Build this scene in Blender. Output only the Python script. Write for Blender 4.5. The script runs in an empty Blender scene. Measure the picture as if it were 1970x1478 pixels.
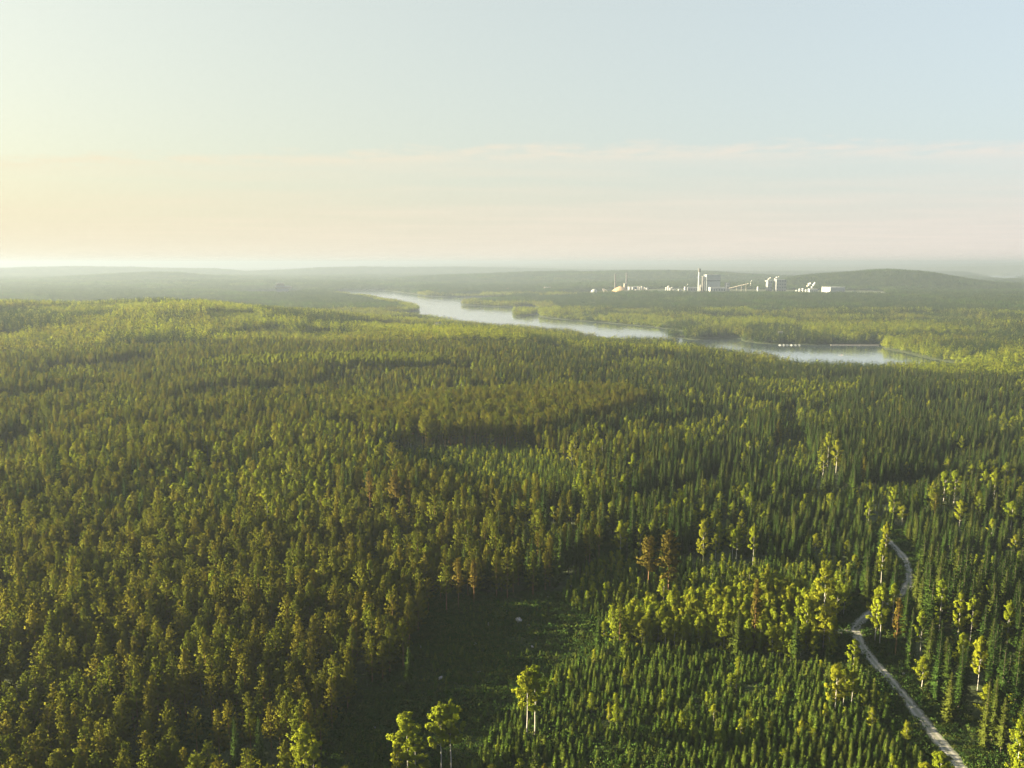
import bpy, math, random
import numpy as np
from mathutils import Vector

R_ = math.radians
scene = bpy.context.scene
col = scene.collection
rng = np.random.default_rng(11)
random.seed(5)

# ------------------------------------------------------------------ camera, sky, sun, exposure
PW, PH, LENS = 1970.0, 1478.0, 28.0
F = PW * LENS / 36.0
CZ = 180.0                                    # metres above the lake
PITCH = math.atan((PH / 2 - 507) / F)         # eye level sits at row 507 of the photograph

cd = bpy.data.cameras.new('camera')
cam = bpy.data.objects.new('camera', cd)
col.objects.link(cam)
cam.location = (0, 0, CZ)
cam.rotation_euler = (R_(90) - PITCH, 0, 0)
cd.lens = LENS
cd.sensor_width = 36.0
cd.clip_start = 1.0
cd.clip_end = 120000.0
scene.camera = cam

SUN_AZ = -86.0        # degrees from the view direction, negative = left
SUN_EL = 15.0
world = bpy.data.worlds.new('World')
scene.world = world
world.use_nodes = True
wt = world.node_tree
wt.nodes.clear()


def wn(t, **kw):
    n = wt.nodes.new(t)
    for k, v in kw.items():
        setattr(n, k, v)
    return n


def wl(a, b):
    wt.links.new(a, b)


sky = wn('ShaderNodeTexSky', sky_type='NISHITA')
sky.sun_disc = False
sky.sun_elevation = R_(SUN_EL)
sky.sun_rotation = R_(SUN_AZ)
sky.altitude = 100
sky.air_density = 1.0
sky.dust_density = 2.6
sky.ozone_density = 1.2
tc = wn('ShaderNodeTexCoord')
sep = wn('ShaderNodeSeparateXYZ')
wl(tc.outputs['Generated'], sep.inputs[0])


def wmath(op, a, b=None, c=None, clamp=False):
    n = wn('ShaderNodeMath', operation=op, use_clamp=clamp)
    for i, v in enumerate((a, b, c)):
        if v is None:
            continue
        if isinstance(v, (int, float)):
            n.inputs[i].default_value = v
        else:
            wl(v, n.inputs[i])
    return n.outputs[0]


def wnoise(vec, scale, detail=6.0, rough=0.55):
    n = wn('ShaderNodeTexNoise')
    n.inputs['Scale'].default_value = scale
    n.inputs['Detail'].default_value = detail
    n.inputs['Roughness'].default_value = rough
    wl(vec, n.inputs['Vector'])
    return n.outputs['Fac']


# a thin sheet of high cloud: the view ray is carried to a flat layer, whose near rim runs across the view
zc = wmath('MAXIMUM', sep.outputs['Z'], 0.012)
px_ = wmath('DIVIDE', sep.outputs['X'], zc)
py_ = wmath('DIVIDE', sep.outputs['Y'], zc)
comb = wn('ShaderNodeCombineXYZ')
wl(px_, comb.inputs[0])
wl(py_, comb.inputs[1])
n_edge = wnoise(comb.outputs[0], 2.2, 8.0, 0.66)
n_big = wnoise(comb.outputs[0], 0.22, 5.0, 0.55)
mp = wn('ShaderNodeMapping')
mp.inputs['Scale'].default_value = (0.22, 0.42, 1.0)
wl(comb.outputs[0], mp.inputs['Vector'])
n_wisp = wnoise(mp.outputs[0], 1.0, 7.0, 0.6)
edge = wmath('ADD', py_, wmath('MULTIPLY', px_, 0.11))
edge = wmath('ADD', edge, wmath('MULTIPLY', wmath('SUBTRACT', n_edge, 0.5), 2.0))
edge = wmath('ADD', edge, wmath('MULTIPLY', wmath('SUBTRACT', n_big, 0.5), 1.0))
edge = wmath('SUBTRACT', edge, 7.0)
cover = wmath('MULTIPLY', edge, 1.1, clamp=True)                   # inside the sheet
rim = wmath('MULTIPLY', cover, wmath('SUBTRACT', 1.0, wmath('MULTIPLY', edge, 0.7, clamp=True)))   # its thicker lit rim
wisp = wmath('MULTIPLY', wmath('SUBTRACT', n_wisp, 0.42), 3.0, clamp=True)
dens = wmath('ADD', wmath('MULTIPLY', cover, wmath('ADD', 0.14, wmath('MULTIPLY', wisp, 0.42))), wmath('MULTIPLY', wmath('MULTIPLY', rim, wmath('MULTIPLY', wmath('SUBTRACT', n_edge, 0.36), 3.0, clamp=True)), 1.7))
low = wmath('SUBTRACT', 1.0, wmath('MULTIPLY', wmath('MAXIMUM', sep.outputs['Z'], 0.0), 11.0), clamp=True)      # the thick air low over the horizon
dens = wmath('ADD', dens, wmath('MULTIPLY', low, 0.85), clamp=True)
cloud_mix = wn('ShaderNodeMix', data_type='RGBA')
wl(dens, cloud_mix.inputs[0])
# veil: thin moisture that evens the sky out
veil = wn('ShaderNodeMix', data_type='RGBA')
wl(wmath('SUBTRACT', 0.88, wmath('MULTIPLY', wmath('MAXIMUM', sep.outputs['Z'], 0.0), 0.46)), veil.inputs[0])
wl(sky.outputs[0], veil.inputs[6])
sun_dir = wn('ShaderNodeVectorMath', operation='DOT_PRODUCT')
wl(tc.outputs['Generated'], sun_dir.inputs[0])
sun_dir.inputs[1].default_value = (math.sin(R_(SUN_AZ)) * math.cos(R_(SUN_EL)), math.cos(R_(SUN_AZ)) * math.cos(R_(SUN_EL)), math.sin(R_(SUN_EL)))
toward = wmath('POWER', wmath('ADD', wmath('MULTIPLY', sun_dir.outputs['Value'], 0.5), 0.5, clamp=True), 1.5)      # moisture glows warmer on the sun's side
veil_col = wn('ShaderNodeMix', data_type='RGBA')
wl(toward, veil_col.inputs[0])
veil_col.inputs[6].default_value = (1.34, 1.51, 1.58, 1)
veil_col.inputs[7].default_value = (1.80, 1.66, 0.90, 1)
wl(veil_col.outputs[2], veil.inputs[7])
wl(veil.outputs[2], cloud_mix.inputs[6])
cloud_col = wn('ShaderNodeMix', data_type='RGBA')
wl(toward, cloud_col.inputs[0])
cloud_col.inputs[6].default_value = (2.08, 1.87, 1.76, 1)
cloud_col.inputs[7].default_value = (2.20, 1.92, 1.20, 1)
wl(cloud_col.outputs[2], cloud_mix.inputs[7])
bg = wn('ShaderNodeBackground')
bg.inputs['Strength'].default_value = 0.05
wl(cloud_mix.outputs[2], bg.inputs['Color'])
wo = wn('ShaderNodeOutputWorld')
wl(bg.outputs[0], wo.inputs['Surface'])

sd = bpy.data.lights.new('sun', 'SUN')
sd.energy = 5.0
sd.angle = R_(0.5)
sd.color = (1.0, 0.83, 0.50)
sun = bpy.data.objects.new('sun', sd)
col.objects.link(sun)
sv = Vector((math.sin(R_(SUN_AZ)) * math.cos(R_(SUN_EL)), math.cos(R_(SUN_AZ)) * math.cos(R_(SUN_EL)), math.sin(R_(SUN_EL))))
sun.rotation_euler = sv.to_track_quat('Z', 'Y').to_euler()
sun.location = (-300, 0, 400)

scene.view_settings.view_transform = 'Standard'
scene.view_settings.look = 'None'
scene.view_settings.gamma = 1.0
scene.view_settings.use_curve_mapping = False
scene.view_settings.exposure = 3.12
scene.render.engine = 'CYCLES'
scene.cycles.max_bounces = 6
scene.cycles.diffuse_bounces = 2
scene.cycles.transmission_bounces = 3
scene.cycles.glossy_bounces = 2
scene.cycles.volume_bounces = 1
scene.cycles.use_denoising = True
scene.cycles.denoiser = 'OPENIMAGEDENOISE'
scene.cycles.denoising_input_passes = 'RGB_ALBEDO_NORMAL'
scene.cycles.denoising_prefilter = 'FAST'

# ------------------------------------------------------------------ photograph pixel <-> place
CP, SP = math.cos(PITCH), math.sin(PITCH)


def ray(px, py):
    a = (np.asarray(px, float) - PW / 2) / F
    b = -(np.asarray(py, float) - PH / 2) / F
    return a, b * SP + CP, b * CP - SP


def on_plane(px, py, z=0.0):
    dx, dy, dz = ray(px, py)
    t = (z - CZ) / dz
    return dx * t, dy * t


def at_range(px, py, r):
    """the point at horizontal range r on the ray through a pixel"""
    dx, dy, dz = ray(px, py)
    t = r / np.hypot(dx, dy)
    return np.array((dx * t, dy * t, CZ + dz * t))


def project(x, y, z):
    zc_ = np.asarray(z, float) - CZ
    d = np.asarray(y, float) * CP - zc_ * SP
    u = np.asarray(y, float) * SP + zc_ * CP
    d = np.maximum(d, 1e-3)
    return PW / 2 + F * np.asarray(x, float) / d, PH / 2 - F * u / d, d


# ------------------------------------------------------------------ noise
def _hash(ix, iy, seed):
    v = (ix.astype(np.int64) * 374761393 + iy.astype(np.int64) * 668265263 + seed * 1442695041) & 0x7fffffff
    v = ((v ^ (v >> 13)) * 1274126177) & 0x7fffffff
    return ((v ^ (v >> 16)) & 0xffff) / 65535.0


def vnoise(x, y, scale, seed=0):
    x = np.asarray(x, float) / scale
    y = np.asarray(y, float) / scale
    ix, iy = np.floor(x), np.floor(y)
    fx, fy = x - ix, y - iy
    fx, fy = fx * fx * (3 - 2 * fx), fy * fy * (3 - 2 * fy)
    a, b = _hash(ix, iy, seed), _hash(ix + 1, iy, seed)
    c, d = _hash(ix, iy + 1, seed), _hash(ix + 1, iy + 1, seed)
    return (a * (1 - fx) + b * fx) * (1 - fy) + (c * (1 - fx) + d * fx) * fy


def fnoise(x, y, scale, seed=0, octv=3):
    s, amp, tot = 0, 1.0, 0
    for o in range(octv):
        s = s + amp * vnoise(x, y, scale / 2 ** o, seed + 17 * o)
        tot += amp
        amp *= 0.5
    return s / tot


def sstep(a, b, x):
    t = np.clip((x - a) / (b - a), 0, 1)
    return t * t * (3 - 2 * t)


# ------------------------------------------------------------------ lakes and islands, outlined on the water level
def outline(pts):
    p = np.array(pts, float)
    x, y = on_plane(p[:, 0], p[:, 1], 0.0)
    return np.stack([x, y], 1)


MAIN_LAKE = outline([
    (648, 559.5), (690, 559), (735, 558.6), (770, 563), (800, 567), (815, 570), (860, 571.5), (900, 571.6), (985, 571.4),
    (968, 575), (935, 578), (892, 584), (887, 587), (910, 588.6), (932, 589.4), (960, 590.5), (990, 591.3), (1020, 590), (1031, 592),
    (1037, 598), (1035, 606), (1037, 611), (1065, 613.5), (1110, 617), (1160, 621), (1200, 625), (1240, 628.5), (1270, 632), (1300, 636),
    (1318, 640), (1312, 647), (1313, 653), (1340, 655.5), (1372, 652), (1400, 650), (1425, 653), (1440, 659), (1465, 662.5), (1500, 663.5), (1560, 664),
    (1620, 663.5), (1670, 663.5), (1700, 663), (1693, 669), (1715, 675), (1740, 680), (1770, 687), (1800, 693), (1830, 699.5), (1865, 709), (1860, 722),
    (1700, 721), (1600, 714), (1500, 704), (1400, 690), (1330, 676), (1280, 668), (1200, 661), (1100, 651), (1000, 641), (900, 631),
    (840, 621), (790, 613), (740, 609), (735, 605.5), (775, 603.5), (800, 599.5), (806, 596.5), (795, 592), (770, 587), (720, 576), (690, 572), (660, 568), (648, 563)])
LAKES = [MAIN_LAKE,
         outline([(455, 562), (500, 560), (560, 558.4), (578, 558.8), (590, 561), (560, 565), (520, 568), (470, 570)]),
         outline([(1056, 573), (1100, 570.4), (1140, 568.6), (1152, 569.6), (1112, 574), (1066, 576.5)]),
         outline([(965, 570.6), (1010, 570.6), (1010, 572.6), (967, 572.6)]),
         outline([(1895, 529.5), (1925, 530.6), (1950, 530.2), (2080, 528.5), (2080, 541.5), (1960, 542), (1925, 541), (1906, 536)])]
ISLANDS = [outline([(986, 601), (1003, 599), (1032, 600), (1034, 605), (1012, 609), (988, 609.6)]),
           outline([(1284, 648), (1306, 645), (1310, 649), (1290, 653)]),
           outline([(1953, 534), (2000, 533), (2000, 536.5), (1958, 536.5)])]


def poly_sd(poly, x, y):
    """signed distance to a polygon's outline, negative inside"""
    d2 = np.full(x.shape, 1e18)
    ins = np.zeros(x.shape, bool)
    n = len(poly)
    for i in range(n):
        ax, ay = poly[i]
        bx, by = poly[(i + 1) % n]
        ex, ey = bx - ax, by - ay
        t = np.clip(((x - ax) * ex + (y - ay) * ey) / (ex * ex + ey * ey + 1e-9), 0, 1)
        d2 = np.minimum(d2, (x - ax - t * ex) ** 2 + (y - ay - t * ey) ** 2)
        cr = ((ay > y) != (by > y)) & (x < ex * (y - ay) / (ey + 1e-12) + ax)
        ins ^= cr
    d = np.sqrt(d2)
    return np.where(ins, -d, d)


def shore(x, y):
    """signed distance to the nearest shore: positive on land"""
    x = np.asarray(x, float)
    y = np.asarray(y, float)
    s = np.full(x.shape, 1e9)
    for L in LAKES:
        s = np.minimum(s, poly_sd(L, x, y))
    for I in ISLANDS:
        s = np.maximum(s, -poly_sd(I, x, y))
    wob = (vnoise(x, y, 60, 5) - 0.5) * 14 + (vnoise(x, y, 22, 6) - 0.5) * 6
    return s + wob * sstep(600, 1500, np.hypot(x, y))


# ------------------------------------------------------------------ terrain height
def az_pt(px, r):
    a = math.atan((px - PW / 2) / F)
    return r * math.sin(a), r * math.cos(a)


ctrl = []


def C(px, r, z):
    x, y = az_pt(px, r)
    ctrl.append((x, y, z))


for px in (-900, -300, 300, 985, 1600, 2300, 2900):
    C(px, 90, 38)
for px, z in ((-400, 41), (0, 40), (500, 38.5), (985, 37.5), (1500, 37), (1970, 36), (2400, 36)):
    C(px, 300, z)
for px, z in ((-400, 46), (0, 45), (600, 43), (985, 40), (1400, 36), (1970, 32), (2400, 32)):
    C(px, 560, z)
for px, z in ((-400, 52), (0, 51), (600, 48), (985, 42), (1400, 30), (1970, 22), (2400, 22)):
    C(px, 950, z)
for px, z in ((-400, 57), (0, 57), (400, 55), (700, 49), (985, 41)):
    C(px, 1400, z)
TREE = 25.0
ridge = [(-500, 578, 2250), (-200, 576, 2250), (0, 573, 2200), (150, 577, 2200), (300, 573, 2200), (400, 577, 2200), (480, 586, 2150), (620, 596, 2000), (800, 615, 1850),
         (900, 625, 1750), (1000, 633, 1650), (1100, 644, 1580), (1200, 652, 1500), (1300, 657, 1420), (1360, 664, 1370), (1400, 675, 1330), (1500, 695, 1260), (1600, 705, 1210),
         (1720, 713, 1170), (1840, 717, 1150), (1970, 718, 1150), (2300, 722, 1150)]
for px, py, r in ridge:
    z = at_range(px, py, r)[2] - TREE
    C(px, r, z)
for px, r, z in ((-500, 2900, 14), (0, 2900, 12), (300, 2900, 10), (600, 2700, 5), (800, 2400, 3), (1000, 2150, 2), (1200, 1850, 2), (1400, 1600, 1.5), (1600, 1400, 1.5), (1800, 1340, 2)):
    C(px, r, z)
for px, r, z in ((1750, 1900, 10), (1900, 1500, 12), (2100, 1600, 14), (1900, 2200, 14), (1500, 2300, 9), (1300, 2700, 11), (1500, 3000, 17), (1800, 3000, 20), (2100, 3000, 22), (1150, 3300, 13),
                 (1300, 3500, 22), (1250, 4300, 36), (1150, 4300, 28), (1400, 4300, 40), (1600, 4300, 40), (1750, 4300, 38), (2000, 4300, 34), (1000, 3600, 5), (1000, 4800, 18), (850, 5000, 20),
                 (600, 3400, 7), (700, 3200, 6), (450, 3500, 9), (200, 3800, 12), (-200, 3800, 14), (500, 5200, 14), (700, 5400, 16)):
    C(px, r, z)
for px in (-900, -300, 300, 985, 1600, 2300):
    for r in (7000, 12000, 20000, 30000):
        C(px, r, 22)
for a in range(70, 300, 25):
    for r in (90, 400, 1500, 6000):
        ctrl.append((r * math.sin(R_(a)), r * math.cos(R_(a)), 38))
ctrl = np.array(ctrl)


def _warp(x, y):
    """ranges shrink with distance so that one smoothness serves near and far"""
    r = np.hypot(x, y) + 1e-6
    s = np.log1p(r / 400.0) / r
    return x * s, y * s


def _phi(d):
    return np.sqrt(d * d + 0.12 ** 2)


_cx, _cy = _warp(ctrl[:, 0], ctrl[:, 1])
_A = _phi(np.hypot(_cx[:, None] - _cx[None], _cy[:, None] - _cy[None]))
_wts = np.linalg.solve(_A + 1e-5 * np.eye(len(_cx)), ctrl[:, 2] - 25.0)

FAR = [(5600, 700, [(1400, 560), (1440, 552), (1470, 545), (1520, 532), (1570, 526), (1620, 523), (1660, 520), (1700, 518), (1760, 521), (1800, 526), (1850, 535), (1900, 542), (1970, 549), (2100, 556), (2300, 560)]),
       (7600, 900, [(700, 545), (780, 534), (850, 529), (930, 527), (1010, 523), (1080, 522), (1150, 522), (1230, 520), (1290, 520), (1340, 521), (1380, 523), (1420, 526), (1500, 530), (1600, 534), (1700, 540)]),
       (8600, 900, [(-300, 546), (0, 541), (130, 532), (200, 528), (300, 523), (350, 524), (400, 529), (470, 533), (560, 534), (700, 533), (800, 540)]),
       (13500, 1600, [(-500, 516), (-200, 515), (0, 514), (60, 512), (150, 510), (250, 511), (330, 514), (420, 515), (480, 520), (560, 517), (620, 513), (700, 511), (760, 512), (820, 512), (880, 511), (950, 513), (1050, 515), (1200, 518), (1400, 520), (2300, 522)]),
       (17500, 1700, [(-500, 522), (500, 520), (820, 513), (920, 510), (1050, 511), (1200, 512), (1350, 512), (1500, 512), (1620, 512), (1700, 513), (1800, 512), (1900, 510), (1960, 508), (2050, 508), (2300, 509)]),
       (24000, 2200, [(-500, 517), (0, 516), (500, 517), (700, 510), (800, 508), (920, 505), (1000, 507), (1100, 506), (1250, 508), (1400, 507), (1500, 507), (1600, 508), (1700, 508), (1800, 507), (1900, 505), (1960, 503), (2050, 503), (2400, 505)])]
FARZ = []
for r, sg, pts in FAR:
    a = np.array([math.atan((p[0] - PW / 2) / F) for p in pts])
    z = np.array([at_range(p[0], p[1], r)[2] - 16 for p in pts])
    FARZ.append((r, sg, a, z))


def height(x, y):
    x = np.asarray(x, float)
    y = np.asarray(y, float)
    shp = x.shape
    x, y = x.ravel(), y.ravel()
    out = np.empty(x.size)
    for i in range(0, x.size, 40000):
        X, Y = x[i:i + 40000], y[i:i + 40000]
        r = np.hypot(X, Y)
        a = np.arctan2(X, Y)
        wx, wy = _warp(X, Y)
        z = _phi(np.hypot(wx[:, None] - _cx[None], wy[:, None] - _cy[None])) @ _wts + 25.0
        amp = sstep(350, 900, r) * (1 - 0.6 * sstep(1700, 2600, r))
        z = z + (fnoise(X, Y, 330, 3, 2) - 0.5) * 13 * amp + (fnoise(X, Y, 90, 8, 2) - 0.5) * 3.0 * sstep(150, 400, r)
        z = z + (fnoise(X, Y, 1300, 21, 3) - 0.5) * 26 * sstep(2600, 5200, r)
        for rk, sg, ak, zk in FARZ:
            zz = np.interp(a, ak, zk, left=zk[0], right=zk[-1])
            g = np.exp(-((r - rk) / sg) ** 2)
            z = np.maximum(z, zz * g + 10 * (1 - g))
        s = shore(X, Y)
        land = np.maximum(z, 3.0)
        k = sstep(0, 1, s / (70 + 0.02 * r))
        z = np.where(s > 0, 0.5 + (land - 0.5) * k, np.maximum(-4, -0.4 + s * 0.1))
        out[i:i + 40000] = z
    return out.reshape(shp)


def ground(px, py, up=0.0):
    """where the ray through a pixel meets the ground raised by up"""
    z = np.full(np.shape(px), 38.0 + up)
    for _ in range(14):
        x, y = on_plane(px, py, np.minimum(z, 160))
        z = 0.5 * z + 0.5 * (height(x, y) + up)
    return np.asarray(x), np.asarray(y)


# ------------------------------------------------------------------ helpers for objects and meshes
def mesh_from(name, verts, faces, mats=None, mat_idx=None, smooth=False):
    me = bpy.data.meshes.new(name)
    verts = np.asarray(verts, np.float32)
    if isinstance(faces, np.ndarray):
        k = faces.shape[1]
        me.vertices.add(len(verts))
        me.vertices.foreach_set('co', verts.ravel())
        me.loops.add(faces.size)
        me.loops.foreach_set('vertex_index', faces.astype(np.int32).ravel())
        me.polygons.add(len(faces))
        me.polygons.foreach_set('loop_start', np.arange(0, faces.size, k, dtype=np.int32))
    else:
        me.from_pydata([tuple(map(float, v)) for v in verts], [], faces)
    for m in (mats or []):
        me.materials.append(m)
    if mat_idx is not None:
        me.polygons.foreach_set('material_index', np.asarray(mat_idx, np.int32))
    if smooth:
        me.polygons.foreach_set('use_smooth', np.ones(len(me.polygons), bool))
    me.update(calc_edges=True)
    return me


def link(name, data, parent=None, loc=(0, 0, 0), rot=(0, 0, 0), scl=1.0):
    o = bpy.data.objects.new(name, data)
    col.objects.link(o)
    o.location = loc
    o.rotation_euler = rot
    if not isinstance(scl, tuple):
        scl = (scl, scl, scl)
    o.scale = scl
    if parent is not None:
        o.parent = parent
    return o


def tag(o, label=None, cat=None, group=None, kind=None):
    if label:
        o['label'] = label
    if cat:
        o['category'] = cat
    if group:
        o['group'] = group
    if kind:
        o['kind'] = kind
    return o


def thing(name, label, cat, loc=(0, 0, 0), rz=0.0, group=None, scl=1.0):
    o = link(name, None, None, loc, (0, 0, rz), scl)
    o.empty_display_size = 0.5
    return tag(o, label, cat, group)


class MB:
    """collects shapes into one mesh"""

    def __init__(self):
        self.v, self.f = [], []

    def add(self, v, f):
        n = len(self.v)
        self.v += [tuple(p) for p in v]
        self.f += [tuple(i + n for i in q) for q in f]
        return self

    def box(self, c, s, rz=0.0):
        sx, sy, sz = s[0] / 2, s[1] / 2, s[2] / 2
        v = []
        ca, sa = math.cos(rz), math.sin(rz)
        for z in (-sz, sz):
            for x, y in ((-sx, -sy), (sx, -sy), (sx, sy), (-sx, sy)):
                v.append((c[0] + x * ca - y * sa, c[1] + x * sa + y * ca, c[2] + z))
        return self.add(v, [(3, 2, 1, 0), (4, 5, 6, 7), (0, 1, 5, 4), (1, 2, 6, 5), (2, 3, 7, 6), (3, 0, 4, 7)])

    def gable(self, c, s, rise, rz=0.0, over=0.4):
        """a pitched roof sitting on height c[2]"""
        sx, sy = s[0] / 2 + over, s[1] / 2 + over
        ca, sa = math.cos(rz), math.sin(rz)
        pts = [(-sx, -sy, 0), (sx, -sy, 0), (sx, sy, 0), (-sx, sy, 0), (-sx, 0, rise), (sx, 0, rise)]
        v = [(c[0] + x * ca - y * sa, c[1] + x * sa + y * ca, c[2] + z) for x, y, z in pts]
        return self.add(v, [(0, 1, 5, 4), (2, 3, 4, 5), (3, 0, 4), (1, 2, 5), (3, 2, 1, 0)])

    def cyl(self, c, r0, r1, h, n=14, cap=True):
        v = []
        for z, r in ((0, r0), (h, r1)):
            for i in range(n):
                a = 2 * math.pi * i / n
                v.append((c[0] + r * math.cos(a), c[1] + r * math.sin(a), c[2] + z))
        f = [(i, (i + 1) % n, n + (i + 1) % n, n + i) for i in range(n)]
        if cap:
            f += [tuple(range(n - 1, -1, -1)), tuple(range(n, 2 * n))]
        return self.add(v, f)

    def lathe(self, c, prof, n=16):
        v = []
        for r, z in prof:
            for i in range(n):
                a = 2 * math.pi * i / n
                v.append((c[0] + r * math.cos(a), c[1] + r * math.sin(a), c[2] + z))
        f = []
        for k in range(len(prof) - 1):
            f += [(k * n + i, k * n + (i + 1) % n, (k + 1) * n + (i + 1) % n, (k + 1) * n + i) for i in range(n)]
        f += [tuple(range(n - 1, -1, -1)), tuple(range((len(prof) - 1) * n, len(prof) * n))]
        return self.add(v, f)

    def tube(self, pts, rad, n=6):
        pts = [Vector(p) for p in pts]
        v = []
        for i, p in enumerate(pts):
            d = (pts[min(i + 1, len(pts) - 1)] - pts[max(i - 1, 0)]).normalized()
            a = d.orthogonal().normalized()
            b = d.cross(a)
            r = rad[i] if isinstance(rad, (list, tuple)) else rad
            for k in range(n):
                t = 2 * math.pi * k / n
                v.append(p + a * (r * math.cos(t)) + b * (r * math.sin(t)))
        f = []
        for i in range(len(pts) - 1):
            f += [(i * n + k, i * n + (k + 1) % n, (i + 1) * n + (k + 1) % n, (i + 1) * n + k) for k in range(n)]
        f += [tuple(range(n - 1, -1, -1)), tuple(range((len(pts) - 1) * n, len(pts) * n))]
        return self.add(v, f)

    def mesh(self, name, mat, smooth=False):
        return mesh_from(name, self.v, self.f, [mat], None, smooth)

    def build(self, name, mat, parent=None, loc=(0, 0, 0), smooth=False):
        return link(name, self.mesh(name, mat, smooth), parent, loc)


# ------------------------------------------------------------------ materials
class NT:
    def __init__(self, name):
        self.m = bpy.data.materials.new(name)
        self.m.use_nodes = True
        self.t = self.m.node_tree
        self.t.nodes.clear()
        self.out = self.n('ShaderNodeOutputMaterial')

    def n(self, ty, **kw):
        x = self.t.nodes.new(ty)
        for k, v in kw.items():
            setattr(x, k, v)
        return x

    def l(self, a, b):
        self.t.links.new(a, b)

    def noise(self, scale, detail=4.0, rough=0.55, coord='Object', vec=None):
        x = self.n('ShaderNodeTexNoise')
        x.inputs['Scale'].default_value = scale
        x.inputs['Detail'].default_value = detail
        x.inputs['Roughness'].default_value = rough
        if vec is None:
            if coord == 'Position':
                vec = self.n('ShaderNodeNewGeometry').outputs['Position']
            else:
                vec = self.n('ShaderNodeTexCoord').outputs[coord]
        self.l(vec, x.inputs['Vector'])
        return x.outputs['Fac']

    def ramp(self, fac, stops):
        x = self.n('ShaderNodeValToRGB')
        e = x.color_ramp.elements
        while len(e) < len(stops):
            e.new(0.5)
        for el, (p, c) in zip(e, stops):
            el.position = p
            el.color = (*c, 1)
        self.l(fac, x.inputs['Fac'])
        return x.outputs['Color']

    def mix(self, fac, a, b, blend='MIX'):
        x = self.n('ShaderNodeMix', data_type='RGBA', blend_type=blend)
        for s, v in ((0, fac), (6, a), (7, b)):
            if isinstance(v, (int, float)):
                x.inputs[s].default_value = v
            elif isinstance(v, tuple):
                x.inputs[s].default_value = (*v, 1)
            else:
                self.l(v, x.inputs[s])
        return x.outputs[2]

    def bump(self, h, strength=0.5, dist=0.2):
        x = self.n('ShaderNodeBump')
        x.inputs['Strength'].default_value = strength
        x.inputs['Distance'].default_value = dist
        self.l(h, x.inputs['Height'])
        return x.outputs[0]

    def principled(self, colr, rough=0.8, normal=None, metal=0.0, spec=0.3):
        x = self.n('ShaderNodeBsdfPrincipled')
        if isinstance(colr, tuple):
            x.inputs['Base Color'].default_value = (*colr, 1)
        else:
            self.l(colr, x.inputs['Base Color'])
        x.inputs['Roughness'].default_value = rough
        x.inputs['Metallic'].default_value = metal
        x.inputs['Specular IOR Level'].default_value = spec
        if normal is not None:
            self.l(normal, x.inputs['Normal'])
        self.l(x.outputs[0], self.out.inputs['Surface'])
        return self.m


def simple(name, c, rough=0.7, var=0.25, scale=0.15, metal=0.0):
    k = NT(name)
    f = k.noise(scale, 5.0)
    dark = tuple(v * (1 - var) for v in c)
    lite = tuple(min(1, v * (1 + var * 0.6)) for v in c)
    return k.principled(k.ramp(f, [(0.3, dark), (0.7, lite)]), rough, metal=metal)


def foliage(name, c0, c1, c2, trans=0.35, nscale=0.35):
    """leaf mass: colour differs from tree to tree and in patches inside one crown; each spray faces out of its crown"""
    k = NT(name)
    oi = k.n('ShaderNodeObjectInfo')
    base = k.ramp(oi.outputs['Random'], [(0.0, c0), (0.55, c1), (1.0, c2)])
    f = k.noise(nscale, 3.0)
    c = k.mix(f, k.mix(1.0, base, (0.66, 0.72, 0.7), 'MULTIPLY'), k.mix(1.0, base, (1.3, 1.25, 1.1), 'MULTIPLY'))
    at = k.n('ShaderNodeAttribute', attribute_name='outward')
    vt = k.n('ShaderNodeVectorTransform', vector_type='NORMAL', convert_from='OBJECT', convert_to='WORLD')
    k.l(at.outputs['Vector'], vt.inputs[0])
    nn = k.n('ShaderNodeVectorMath', operation='NORMALIZE')
    k.l(vt.outputs[0], nn.inputs[0])
    d = k.n('ShaderNodeBsdfDiffuse')
    t = k.n('ShaderNodeBsdfTranslucent')
    k.l(nn.outputs[0], d.inputs['Normal'])
    k.l(nn.outputs[0], t.inputs['Normal'])
    k.l(c, d.inputs['Color'])
    tcol = k.mix(1.0, c, (1.25, 1.2, 0.6), 'MULTIPLY')
    k.l(tcol, t.inputs['Color'])
    m = k.n('ShaderNodeMixShader')
    m.inputs[0].default_value = trans
    k.l(d.outputs[0], m.inputs[1])
    k.l(t.outputs[0], m.inputs[2])
    k.l(m.outputs[0], k.out.inputs['Surface'])
    return k.m


M = {}
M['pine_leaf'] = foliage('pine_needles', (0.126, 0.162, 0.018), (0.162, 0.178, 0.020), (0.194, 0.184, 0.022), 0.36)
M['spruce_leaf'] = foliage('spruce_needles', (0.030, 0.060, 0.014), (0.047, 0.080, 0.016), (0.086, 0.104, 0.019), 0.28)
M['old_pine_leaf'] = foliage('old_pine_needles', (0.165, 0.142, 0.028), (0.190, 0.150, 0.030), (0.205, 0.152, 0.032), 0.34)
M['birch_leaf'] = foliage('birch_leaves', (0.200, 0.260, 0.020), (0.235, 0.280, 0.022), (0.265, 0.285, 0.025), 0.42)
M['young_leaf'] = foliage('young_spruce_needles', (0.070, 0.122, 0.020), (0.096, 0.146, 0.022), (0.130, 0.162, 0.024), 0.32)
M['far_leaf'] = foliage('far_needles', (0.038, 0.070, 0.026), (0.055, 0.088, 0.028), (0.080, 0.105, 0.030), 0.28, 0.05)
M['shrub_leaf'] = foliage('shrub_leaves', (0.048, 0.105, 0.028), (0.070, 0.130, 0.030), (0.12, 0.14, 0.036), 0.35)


def bark(name, a, b, scale=3.0):
    k = NT(name)
    f = k.noise(scale, 6.0, 0.65)
    return k.principled(k.ramp(f, [(0.3, a), (0.7, b)]), 0.9, k.bump(f, 0.5, 0.05))


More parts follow.
